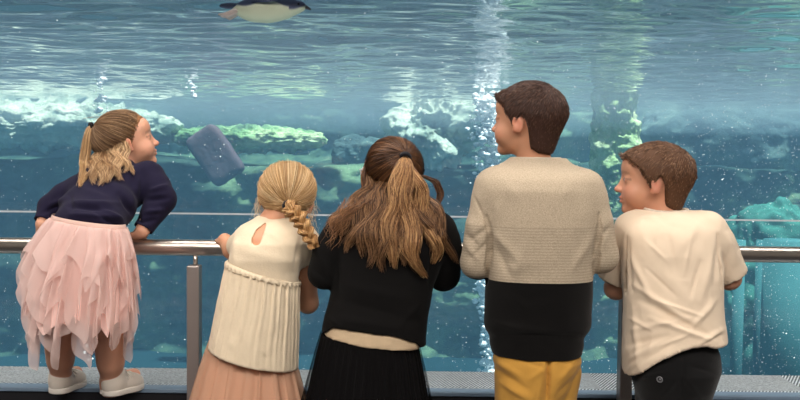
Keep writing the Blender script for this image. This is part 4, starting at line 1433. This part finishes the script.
    for i in range(13):
        t = i / 12
        st = H.w((.33 - .45 * t, -.10 - .38 * math.sin(t * 2.2), -.06 - .03 * math.sin(t * 3)))
        ex = 131 - 46 * t + r.uniform(-2, 2); ey = 172 + 12 * math.sin(t * 2.6) + r.uniform(-2, 3)
        e = on(swf, ex, ey, 2.80, .008)
        qx, qy = to_px((st * .45 + e * .55)[None])
        md = on(swf, qx[0], qy[0], 2.80, .016)
        g.append(([st + np.array([0, .0, .03]), st + np.array([0, -.008, 0]), md, e], [.010, .013, .012, .003]))
    P = guide_paths(g, 170, 30, 27, 1.0, (.0105, .009), waves=1.35, phase_spread=.7)
    strands(P, RNG.uniform(.0006, .0010, len(P)), hair_cols(len(P), (112, 78, 50), (176, 136, 96), (240, 210, 166), 27), 'loose_hair', hair, base)
    g = []
    for i in range(90):
        a = r.uniform(0, 1)
        el_ = r.uniform(.3, 1.4); az_ = r.uniform(-1.2, 2.6); p0 = H.w((.38 * math.cos(az_) * math.cos(el_), -.07 - .48 * math.sin(az_) * math.cos(el_), .12 + .40 * math.sin(el_)))
        p1 = p0 + np.array([r.normal(0, .015), 0, r.uniform(.0, .012)]); p2 = p1 + np.array([r.normal(-.01, .015), 0, r.uniform(-.02, .006)])
        g.append(([p0, p1, p2], [.002, .004, .005]))
    P = guide_paths(g, 1, 10, 29, 1.0, (.002, .001))
    tag(strands(P, np.full(len(P), .0004), hair_cols(len(P), (170, 126, 84), (210, 168, 120), (240, 208, 164), 29), 'stray_hair', hair, base), kind='stuff')
    ring_tie(tp, W(89, 126, 2.82) - tp, .008, hair, base, rad=.0035)
    return o


LEDGE_Z = .572
M_SHOE_DARK = mat_basic('dark shoe', lin(40, 40, 44), .6)
M_SHOE_WHITE = mat_basic('white leather', lin(226, 216, 204), .45, 0, .4, .05, 40)
M_SOLE = mat_basic('white rubber', lin(232, 226, 216), .6)
# ================================================================== ROOM, RAIL, TANK
GY0, GY1 = 3.44, 3.58          # faces of the acrylic window
WZ = CZ + .60                  # water level
FLOOR_Z = -1.25                # tank floor


def structure(o):
    o['kind'] = 'structure'
    return o


def room():
    wall = mat_basic('wall paint', lin(150, 146, 142), .8, 0, .2, .1, 3)
    fl = mat_basic('dark floor', lin(60, 60, 64), .6, 0, .3, .15, 6)
    structure(MB().box((0, .5, -.05), (9.2, 6.2, .1)).build('floor', fl))
    structure(MB().box((0, .12, 3.15), (9.2, 6.9, .1)).build('ceiling', mat_basic('ceiling paint', lin(200, 198, 194), .9)))
    structure(MB().box((-4.55, .2, 1.5), (.1, 6.5, 3.2)).build('wall_left', wall))
    structure(MB().box((4.55, .2, 1.5), (.1, 6.5, 3.2)).build('wall_right', wall))
    structure(MB().box((0, -2.65, 1.5), (9.2, .1, 3.2)).build('wall_rear', wall))
    structure(MB().box((0, GY0 + .02, -.25), (9.2, .2, 1.0)).build('wall_front', wall))
    structure(MB().box((0, -2.585, .66), (8.9, .03, 1.32)).build('reflection_panel', mat_basic('dark reflection panel', lin(44, 46, 52), .8)))  # dark panel added out of view to keep the window's lower reflection dim
    # ledge: dark kick board, metal edge strip, ribbed mat
    dark = mat_basic('dark plinth', lin(34, 34, 38), .5, 0, .3, .1, 8)
    structure(MB().box((0, 2.885, (LEDGE_Z - .012) / 2), (8.9, .27, LEDGE_Z - .014)).build('trim_1', dark))
    strip = mat_basic('painted edge strip', lin(120, 142, 164), .45, 0, .5, .08, 30)
    structure(MB().box((0, 2.768, LEDGE_Z - .004), (8.9, .052, .012)).build('trim_2', strip, bevel=.002))
    m, nt, b = new_mat('ribbed mat')
    tc = N(nt, 'ShaderNodeTexCoord')
    mp = N(nt, 'ShaderNodeMapping'); nt.links.new(tc.outputs['Object'], mp.inputs['Vector'])
    mp.inputs['Rotation'].default_value = (0, 0, math.radians(28))
    w1 = N(nt, 'ShaderNodeTexWave', Scale=34.0, Distortion=0.0); w1.bands_direction = 'X'
    nt.links.new(mp.outputs['Vector'], w1.inputs['Vector'])
    mp2 = N(nt, 'ShaderNodeMapping'); nt.links.new(tc.outputs['Object'], mp2.inputs['Vector'])
    mp2.inputs['Rotation'].default_value = (0, 0, math.radians(-62))
    w2 = N(nt, 'ShaderNodeTexWave', Scale=34.0, Distortion=0.0); w2.bands_direction = 'X'
    nt.links.new(mp2.outputs['Vector'], w2.inputs['Vector'])
    ck = N(nt, 'ShaderNodeTexChecker', Scale=3.2)
    nt.links.new(tc.outputs['Object'], ck.inputs['Vector'])
    mx = N(nt, 'ShaderNodeMix', data_type='FLOAT')
    nt.links.new(ck.outputs['Fac'], mx.inputs['Factor']); nt.links.new(w1.outputs['Fac'], mx.inputs['A']); nt.links.new(w2.outputs['Fac'], mx.inputs['B'])
    no = N(nt, 'ShaderNodeTexNoise', Scale=160.0, Detail=2.0); nt.links.new(tc.outputs['Object'], no.inputs['Vector'])
    ad = N(nt, 'ShaderNodeMath', operation='ADD'); nt.links.new(mx.outputs['Result'], ad.inputs[0]); nt.links.new(no.outputs['Fac'], ad.inputs[1])
    cr = N(nt, 'ShaderNodeValToRGB')
    cr.color_ramp.elements[0].color = (*lin(60, 72, 80), 1); cr.color_ramp.elements[0].position = .45
    cr.color_ramp.elements[1].color = (*lin(225, 235, 240), 1); cr.color_ramp.elements[1].position = 1.3 if False else 1.0
    mul = N(nt, 'ShaderNodeMath', operation='MULTIPLY'); mul.inputs[1].default_value = .66
    nt.links.new(ad.outputs[0], mul.inputs[0]); nt.links.new(mul.outputs[0], cr.inputs['Fac'])
    nt.links.new(cr.outputs['Color'], b.inputs['Base Color'])
    b.inputs['Roughness'].default_value = .55
    bp = N(nt, 'ShaderNodeBump', Strength=.5, Distance=.004); nt.links.new(mul.outputs[0], bp.inputs['Height']); nt.links.new(bp.outputs['Normal'], b.inputs['Normal'])
    structure(MB().box((0, 2.905, LEDGE_Z - .007), (8.9, .222, .014)).build('trim_3', m))
    # the acrylic window
    g = MB()
    x, z0, z1 = 4.5, .0, 3.1
    g.box((0, (GY0 + GY1) / 2, (z0 + z1) / 2), (2 * x, GY1 - GY0, z1 - z0))
    structure(g.build('window_1', mat_pane('acrylic', 1.49)))


def rail_reflection():
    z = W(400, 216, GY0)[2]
    structure(MB().box((0, GY0 - .002, z), (8.9, .004, .0060)).build('reflection_strip', mat_basic('pale rail reflection', lin(196, 204, 210), .4)))  # thin strip added in place of the handrail's reflection in the window


def railing():
    st = mat_basic('brushed stainless steel', lin(214, 204, 194), .30, 1, .5, .06, 12)
    pst = mat_basic('satin steel post', lin(160, 150, 146), .42, .55, .5, .08, 14)
    base = np.array([0, RAIL_Y, 0])
    r = tag(link('railing', None, None, base), 'stainless steel handrail on square posts along the ledge', 'railing')
    off = base
    mb = MB().tube([(-4.4, RAIL_Y, RAIL_Z), (4.4, RAIL_Y, RAIL_Z)], .0238, 40)
    mb.build('rail', st, r, True, off=off)
    x0 = W(194, 330, 2.70)[0]; x1 = W(626, 330, 2.70)[0]
    d = x1 - x0
    for x in (x0 - d, x0, x1, x1 + d):
        top = RAIL_Z - .050
        p = MB().box((x, 2.705, (.30 + top) / 2), (.036, .045, top - .30)).build('post', pst, r, off=off, bevel=.003)
        MB().tube([(x, RAIL_Y, top - .005), (x, RAIL_Y, RAIL_Z - .018)], .007, 14).build('pin', st, p, True, off=off)
        MB().box((x, 2.738, .40), (.06, .024, .14)).build('bracket', pst, p, off=off, bevel=.003)


# ------------------------------------------------------------------ water
def rock_mat(name, c0, c1, c2, scale=2.2):
    m, nt, b = new_mat(name)
    tc = N(nt, 'ShaderNodeTexCoord')
    n1 = N(nt, 'ShaderNodeTexNoise', Scale=scale, Detail=6.0, Roughness=.62)
    nt.links.new(tc.outputs['Object'], n1.inputs['Vector'])
    cr = N(nt, 'ShaderNodeValToRGB')
    e = cr.color_ramp.elements
    e[0].color = (*lin(*c0), 1); e[0].position = .36
    e[1].color = (*lin(*c2), 1); e[1].position = .66
    k = e.new(.5); k.color = (*lin(*c1), 1)
    nt.links.new(n1.outputs['Fac'], cr.inputs['Fac'])
    nt.links.new(cr.outputs['Color'], b.inputs['Base Color'])
    b.inputs['Roughness'].default_value = .9
    b.inputs['Specular IOR Level'].default_value = .1
    n2 = N(nt, 'ShaderNodeTexNoise', Scale=scale * 7, Detail=5.0)
    nt.links.new(tc.outputs['Object'], n2.inputs['Vector'])
    bp = N(nt, 'ShaderNodeBump', Strength=.8, Distance=.06)
    nt.links.new(n2.outputs['Fac'], bp.inputs['Height']); nt.links.new(bp.outputs['Normal'], b.inputs['Normal'])
    return m


def rock(c, r, mat, label, seed, amp=.22, rot=0.0, p=3.2, nu=150, nv=90, group=None, fr=1.0):
    """A boulder: a rounded block broken up by noise."""
    c = np.array(c, float); r = np.array(r, float)
    u = np.arange(nu) / nu * 2 * PI; v = (np.arange(nv) + .5) / nv * PI
    U, Vv = np.meshgrid(u, v, indexing='ij')
    D = np.stack([np.sin(Vv) * np.cos(U), np.sin(Vv) * np.sin(U), np.cos(Vv)], -1).reshape(-1, 3)
    k = (np.abs(D) ** p).sum(1) ** (-1 / p)
    P = D * k[:, None] * r
    s = min(r)
    nz = fbm(P / s * .9 * fr + seed * 3.7, 5, .55)
    rid = 1 - np.abs(fbm(P / s * 1.7 * fr + seed * 1.3 + 40, 3))
    P = P + D * (s * amp * (nz + .5 * rid))[:, None]
    R = np.array(Matrix.Rotation(rot, 3, 'Y'))
    P = P @ R.T
    i = np.arange(nu)[:, None]; j = np.arange(nv - 1)[None]
    a = i * nv + j; b = ((i + 1) % nu) * nv + j
    Fc = np.stack([a, a + 1, b + 1, b], -1).reshape(-1, 4)
    base = np.array([c[0], c[1], c[2] + P[:, 2].min()])
    me = mesh_np('rock', P + c - base, Fc, mat)
    o = link('rock', me, None, base)
    tag(o, label, 'rock', group)
    return o


def tank():
    # shell of the pool
    pale = mat_basic('pool wall paint', lin(150, 200, 200), .8, 0, .2, .12, 1.2)
    structure(MB().box((0, 10.4, FLOOR_Z - .05), (18, 13.8, .1)).build('tank_floor', mat_basic('pool floor', lin(26, 54, 62), .9, 0, .1, .25, 1.1)))
    deep = rock_mat('sea rock', (34, 50, 50), (62, 84, 74), (120, 146, 112), .9)
    # rock faced rear wall
    # a bank of rock that steps back near the water line
    nx, nz = 360, 150
    X, T = np.meshgrid(np.linspace(-8.85, 8.85, nx), np.linspace(0, 1, nz), indexing='ij')
    zst = 1.12 + .10 * fbm(np.stack([X * .55, 0 * X + 3, 0 * X], -1), 3)
    Z = np.where(T < .5, FLOOR_Z - .05 + (zst - FLOOR_Z + .05) * (T / .5), np.where(T < .75, zst + (T - .5) * .12, zst + .03 + (T - .75) / .25 * (WZ + 1.0 - zst)))
    Yw = np.where(T < .5, 11.3 + .25 * (T / .5), np.where(T < .75, 11.55 + (T - .5) / .25 * 2.6, 14.15 + .3 * (T - .75)))
    P = np.stack([X, Yw, Z], -1).reshape(-1, 3)
    nz_ = fbm(P * np.array([.8, .8, 1.3]) + 5, 6, .55)
    P[:, 1] += .38 * nz_; P[:, 2] += .06 * fbm(P * 1.4 + 31, 4) * (T.reshape(-1) > .3)
    i = np.arange(nx - 1)[:, None]; j = np.arange(nz - 1)[None]
    a = i * nz + j
    Fc = np.stack([a, a + nz, a + nz + 1, a + 1], -1).reshape(-1, 4)
    V2 = P.copy(); V2[:, 1] += .9
    n = len(P)
    structure(link('wall_back', mesh_np('wall_back', np.concatenate([P, V2]), np.concatenate([Fc, Fc[:, ::-1] + n]), deep)))
    for nm, x in (('wall_tank_left', -9.0), ('wall_tank_right', 9.0)):
        structure(MB().box((x, 9.2, .5), (.2, 11.4, 3.8)).build(nm, pale))
    # rocks
    bright = rock_mat('pale limestone', (120, 140, 128), (196, 206, 190), (240, 240, 222), 2.0)
    green = rock_mat('algae rock', (60, 92, 70), (140, 176, 124), (214, 228, 178), 1.8)
    blue = rock_mat('grey rock', (52, 70, 74), (84, 104, 104), (120, 140, 132), 1.3)
    lime = rock_mat('lime green rock', (120, 150, 110), (176, 206, 150), (236, 244, 206), 2.2)
    def R(px0, px1, pt, pb, Y, dy, mat, label, seed, **kw):
        a, b = W(px0, pt, Y), W(px1, pb, Y)
        rock(((a[0] + b[0]) / 2, Y + dy * .5, (a[2] + b[2]) / 2), (abs(b[0] - a[0]) / 2, dy, abs(a[2] - b[2]) / 2), mat, label, seed, **kw)
    R(-150, 165, 103, 146, 11.4, .8, bright, 'long pale rock shelf at the water line behind the small girl', 1, amp=.42, p=2.5, fr=1.5, nu=220)
    R(170, 322, 128, 150, 11.6, .5, green, 'greenish rock shelf above the blonde girl', 3, amp=.42, p=2.5, fr=1.3)
    R(398, 474, 100, 162, 11.6, .4, bright, 'pale rock with bright top between ponytail girl and tallest boy', 4, amp=.5, p=2.3, fr=1.4)
    R(332, 386, 138, 168, 12.2, .4, blue, 'dark rock behind the ponytail girl', 5, amp=.3)
    R(600, 632, 60, 226, 9.8, .2, lime, 'tall green algae pillar breaking the water surface', 6, amp=.4, nv=160)
    R(646, 880, 98, 186, 12.4, .7, blue, 'broad dark rock overhang above the boy in the white T-shirt', 7, amp=.3, p=2.6)
    R(724, 850, 209, 400, 8.9, .3, mat_basic('turquoise rock', lin(66, 126, 116), .9, 0, .1, .35, 2.5), 'low turquoise rock near the handrail end', 9, amp=.3, p=2.6)
    R(496, 580, 158, 172, 12.6, .4, deep, 'faint rock mound far behind the bubble column', 10, amp=.3)
    sl = mat_basic('mauve reflection slab', lin(104, 88, 98), .9, 0, .1, .15, 2)  # solid slab takes the place of a visitor's reflection in the glass
    R(197, 232, 126, 184, 10.6, .12, sl, 'leaning mauve reflection slab standing in for a reflection, in front of the greenish shelf', 11, amp=.05, rot=-.62, p=7)
    # piers of the pool's side wall
    pm = mat_basic('weathered pier', lin(70, 124, 128), .9, 0, .1, .45, 1.6)
    for k, (px, w, Yp, lab) in enumerate(((738, .045, 7.2, 'thin dark-edged pier beside the white shirt'), (759, .04, 8.2, 'slim middle pier under the turquoise rock'), (787, .20, 7.6, 'wide pale pier toward the handrail end'))):
        c = W(px, 300, Yp); zt = W(px, 240, Yp)[2]
        mb = MB().tube([(c[0], Yp, FLOOR_Z), (c[0], Yp, (FLOOR_Z + zt) / 2), (c[0], Yp, zt)], w, 20)
        o = mb.build('pier', pm, None, True, off=(c[0], Yp, FLOOR_Z), loc=(c[0], Yp, FLOOR_Z))
        tag(o, lab, 'pier')
    # surface: wavy sheet seen from below
    nx, ny = 420, 460
    xs = np.linspace(-8.9, 8.9, nx); ys = GY1 + .002 + (np.linspace(0, 1, ny) ** 1.25) * 11.2
    X, Y = np.meshgrid(xs, ys, indexing='ij')
    P = np.stack([X, Y, 0 * X], -1).reshape(-1, 3)
    h = .015 * fbm(P * np.array([1.6, 2.4, 1]) + 3, 4, .5) + .007 * fbm(P * np.array([5, 8, 1]) + 9, 2)
    h = h * sstep(GY1, GY1 + .5, P[:, 1])
    P[:, 2] = WZ + h
    i = np.arange(nx - 1)[:, None]; j = np.arange(ny - 1)[None]
    a = i * ny + j
    Fc = np.stack([a, a + ny, a + ny + 1, a + 1], -1).reshape(-1, 4)
    structure(link('water_surface', mesh_np('water_surface', P, Fc, mat_pane('water skin', 1.33))))
    # body of water
    m, nt, b = new_mat('sea water')
    nt.nodes.remove(b)
    out = nt.nodes['Material Output']
    sc = N(nt, 'ShaderNodeVolumeScatter'); sc.inputs['Color'].default_value = (*WATER_SC, 1); sc.inputs['Density'].default_value = WATER_SD
    sc.inputs['Anisotropy'].default_value = .2
    ab = N(nt, 'ShaderNodeVolumeAbsorption'); ab.inputs['Color'].default_value = (*WATER_AC, 1); ab.inputs['Density'].default_value = WATER_AD
    ad = N(nt, 'ShaderNodeAddShader')
    nt.links.new(sc.outputs[0], ad.inputs[0]); nt.links.new(ab.outputs[0], ad.inputs[1]); nt.links.new(ad.outputs[0], out.inputs['Volume'])
    zs = WZ - .38
    structure(MB().box((0, (GY1 + .01 + 16) / 2, (FLOOR_Z - .02 + zs) / 2), (17.7, 16 - GY1 - .01, zs - FLOOR_Z + .02)).build('water', m))
    # the top layer, haze added to lighten the upper water
    m2 = m.copy(); m2.name = 'hazed top water'
    for nd in m2.node_tree.nodes:
        if nd.type == 'VOLUME_SCATTER':
            nd.inputs['Color'].default_value = (*TOP_SC, 1); nd.inputs['Density'].default_value = TOP_SD
    structure(MB().box((0, (GY1 + .01 + 16) / 2, (zs + .001 + WZ + .04) / 2), (17.7, 16 - GY1 - .01, WZ + .04 - zs - .001)).build('water', m2))


TOP_SC = (.52, .76, 1.0); TOP_SD = .10
WATER_SC = (.26, .50, .74); WATER_SD = .045
WATER_AC = (.32, .67, .76); WATER_AD = .12


def bubbles():
    bm = mat_basic('bubble', (.95, .97, 1.0), .15, 0, .8)
    bv, bf = uv_ball(5, 6)
    def stream(px_fn, n, y0, y1, Y, spread, rr, label, seed):
        r = np.random.default_rng(seed)
        V, Fc = [], []
        for i in range(n):
            py = r.uniform(y0, y1)
            t = (py - y0) / (y1 - y0)
            px = px_fn(py) + r.normal(0, spread(py))
            c = W(px, py, Y + r.normal(0, .08))
            q = min(rr * math.exp(r.normal(0, .55)), rr * 3)
            s = np.array([1, 1, r.uniform(.6, 1)]) * q
            Fc.append(bf + len(V) * len(bv)); V.append(bv * s + c)
        V = np.concatenate(V); Fc = np.concatenate(Fc)
        base = V.min(0)
        o = link('bubble_stream', mesh_np('bubble_stream', V - base, Fc, bm), None, base)
        tag(o, label, 'bubbles', None, 'stuff')
    stream(lambda y: 488 - 3 * math.sin(y * .03) - max(0, 200 - y) * .01, 2000, 92, 378, 9.0, lambda y: 4.5 + 4 * math.exp(-((y - 130) / 45) ** 2), .0145, 'bright column of rising bubbles beside the tallest boy', 1)
    stream(lambda y: 101 + 1.5 * math.sin(y * .2), 46, 72, 112, 8.2, lambda y: 3.0, .016, 'small string of bubbles above the small girl', 2)
    stream(lambda y: 193 + 1.5 * math.sin(y * .2), 26, 72, 98, 8.4, lambda y: 2.5, .014, 'faint string of bubbles between small girl and penguin', 3)
    stream(lambda y: 87 + 2 * math.sin(y * .3), 22, 330, 362, 6.0, lambda y: 2.5, .006, 'little cluster of bubbles between the small girl\'s legs', 4)
    # motes in the water
    r = np.random.default_rng(9)
    n = 6000
    V, Fc = [], []
    k = 0
    ov = np.array([(1, 0, 0), (-1, 0, 0), (0, 1, 0), (0, -1, 0), (0, 0, 1), (0, 0, -1)], float)
    while k < n:
        px, py = r.uniform(-40, 840), r.uniform(20, 376)
        if r.random() > .20 + .80 * sstep(350, 780, px) * (.4 + .6 * sstep(60, 220, py)): continue
        Y = r.uniform(3.7, 6.5)
        c = W(px, py, Y)
        if c[2] > WZ - .05 or c[2] < FLOOR_Z + .05: continue
        q = .0013 * math.exp(r.normal(0, .35)) * Y / 4
        V.append(ov * q + c)
        b = 6 * k
        k += 1
        for f in ((0, 2, 4), (2, 1, 4), (1, 3, 4), (3, 0, 4), (2, 0, 5), (1, 2, 5), (3, 1, 5), (0, 3, 5)):
            Fc.append((b + f[0], b + f[1], b + f[2]))
    V = np.concatenate(V)
    base = V.min(0)
    o = link('suspended_specks', mesh_np('suspended_specks', V - base, np.array(Fc), mat_basic('mote', (.95, .97, .98), .8), False), None, base)
    tag(o, 'fine white specks drifting all through the tank water', 'specks', None, 'stuff')


def penguin():
    Y = 3.73
    a, b = W(236, 9, Y), W(299, 7, Y)
    L = np.linalg.norm(b - a)
    c = (a + b) / 2
    base = c.copy()
    ax = (b - a) / L
    f = Field(c - np.array([.30, .16, .14]), c + np.array([.30, .16, .14]), .0035)
    pts = [(0.0, .013), (.12, .026), (.28, .041), (.5, .044), (.68, .038), (.82, .029), (.90, .024)]
    for (t0, r0), (t1, r1) in zip(pts[:-1], pts[1:]):
        f.add(cone(a + ax * L * t0 + np.array([0, 0, -.008 * math.sin(PI * t0)]), a + ax * L * t1 + np.array([0, 0, -.008 * math.sin(PI * t1)]), r0, r1), .03)
    f.add(ell(a + ax * L * .98 + np.array([0, 0, .002]), (.034, .024, .023)), .02)
    V, Fc = f.mesh(2)
    q = (V - c)
    t = (q @ ax) / L + .5
    side = q[:, 2] + .012 * np.sin(t * 9) + .01 * (t > .85)
    w = sstep(.008, .018, side)
    wh = np.array(lin(222, 232, 206)); bl = np.array(lin(82, 92, 128))
    C = wh * (1 - w[:, None]) + bl * w[:, None]
    o = link('penguin', mesh_np('penguin', V - base, Fc, mat_vcol('penguin feathers', .6, .3), True, C), None, base)
    tag(o, 'blue-backed penguin with pale belly swimming at the water surface', 'penguin')
    dark = mat_basic('penguin flipper', lin(74, 84, 118), .6)
    bk = MB().tube([a + ax * L * 1.06 + np.array([0, 0, .002]), a + ax * L * 1.13 + np.array([0, 0, -.004]), a + ax * L * 1.19 + np.array([0, 0, -.012])], [.011, .007, .003], 12)
    bk.build('beak', mat_basic('beak', lin(60, 54, 58), .4), o, True, off=base)
    for s in (-1, 1):
        f = Field(c - np.array([.25, .25, .2]), c + np.array([.25, .25, .2]), .0035)
        R = np.array(Matrix.Rotation(s * .35, 3, 'Z') @ Matrix.Rotation(s * -.5, 3, 'X'))
        p = a + ax * L * .60 + np.array([-.03, s * .055, .022])
        f.add(ell(p, (.060, .020, .006), R), .004)
        V, Fc = f.mesh(1)
        cloth_obj('flipper', V, Fc, dark, o, base)
        f = Field(c - np.array([.3, .2, .2]), c + np.array([.3, .2, .2]), .0035)
        f.add(cone(a + np.array([.0, s * .02, -.012]), a + np.array([-.03, s * .026, -.028]), .012, .013), .01)
        f.add(ell(a + np.array([-.045, s * .028, -.026]), (.022, .014, .006)), .008)
        V, Fc = f.mesh(1)
        cloth_obj('foot', V, Fc, mat_basic('penguin foot', lin(206, 190, 186), .6), o, base)
        e = MB(); bv, bf = uv_ball(6, 8)
        link('eye', mesh_np('eye', bv * .005 + a + ax * L * 1.0 + np.array([0, s * .024, .008]) - base, bf, mat_basic('penguin eye', (.01, .01, .012), .2)), o)
    f = Field(c - np.array([.34, .2, .2]), c + np.array([.3, .2, .2]), .0035)
    f.add(ell(a + np.array([-.022, 0, .012]), (.045, .020, .012)), .01)
    V, Fc = f.mesh(1)
    cloth_obj('tail', V, Fc, dark, o, base)


# ------------------------------------------------------------------ light
def lamp(kind, name, loc, rot, energy, col, **kw):
    l = bpy.data.lights.new(name, kind)
    l.energy = energy; l.color = col
    for k, v in kw.items(): setattr(l, k, v)
    o = bpy.data.objects.new(name, l); COL.objects.link(o)
    o.location = loc; o.rotation_euler = rot
    return o


def lights():
    w = bpy.data.worlds.new('sky'); scene.world = w
    w.use_nodes = True
    bg = w.node_tree.nodes['Background']
    bg.inputs[0].default_value = (.62, .82, 1.0, 1); bg.inputs[1].default_value = .75
    lamp('SUN', 'sun', (0, 8, 9), (math.radians(9), math.radians(10), 0), 11.0, (1, .98, .92), angle=math.radians(2))
    for k, (x, y, e, sx) in enumerate(((-1.5, .3, 125, 1.8), (1.2, .1, 125, 1.8), (0, -1.6, 90, 4.0))):
        lamp('AREA', 'ceiling_light', (x, y, 3.08), (math.radians(14), 0, 0), e, (1.0, .92, .84), shape='RECTANGLE', size=sx, size_y=.9)
    lamp('AREA', 'strip_light', (0, 2.72, 3.06), (0, 0, 0), 95, (1.0, .93, .86), shape='RECTANGLE', size=7.0, size_y=.30)
    p = W(268, 8, 3.73)
    lamp('SPOT', 'penguin_fill', (p[0] + .1, 3.75, -.9), (Vector((p[0], 3.73, p[2])) - Vector((p[0] + .1, 3.75, -.9))).to_track_quat('-Z', 'Y').to_euler(), 120, (1.0, 1.0, .94), spot_size=math.radians(26), spot_blend=.8, shadow_soft_size=.08)  # unseen spot added under water to brighten the penguin's belly
    c = scene.cycles
    c.use_denoising = True
    c.volume_bounces = 1
    c.max_bounces = 12
    c.transparent_max_bounces = 24
    c.caustics_reflective = False; c.caustics_refractive = False
    c.sample_clamp_indirect = 4.0


RAIL_Y, RAIL_Z = 2.72, 1.002
for fn in (room, rail_reflection, railing, tank, bubbles, penguin, lights, tall_boy, tee_boy, cardigan_girl, braid_girl, tulle_girl):
    fn()
vs = scene.view_settings
vs.view_transform = 'Standard'
vs.look = 'None'
vs.exposure = 0.0
vs.gamma = 1.0
vs.use_curve_mapping = False
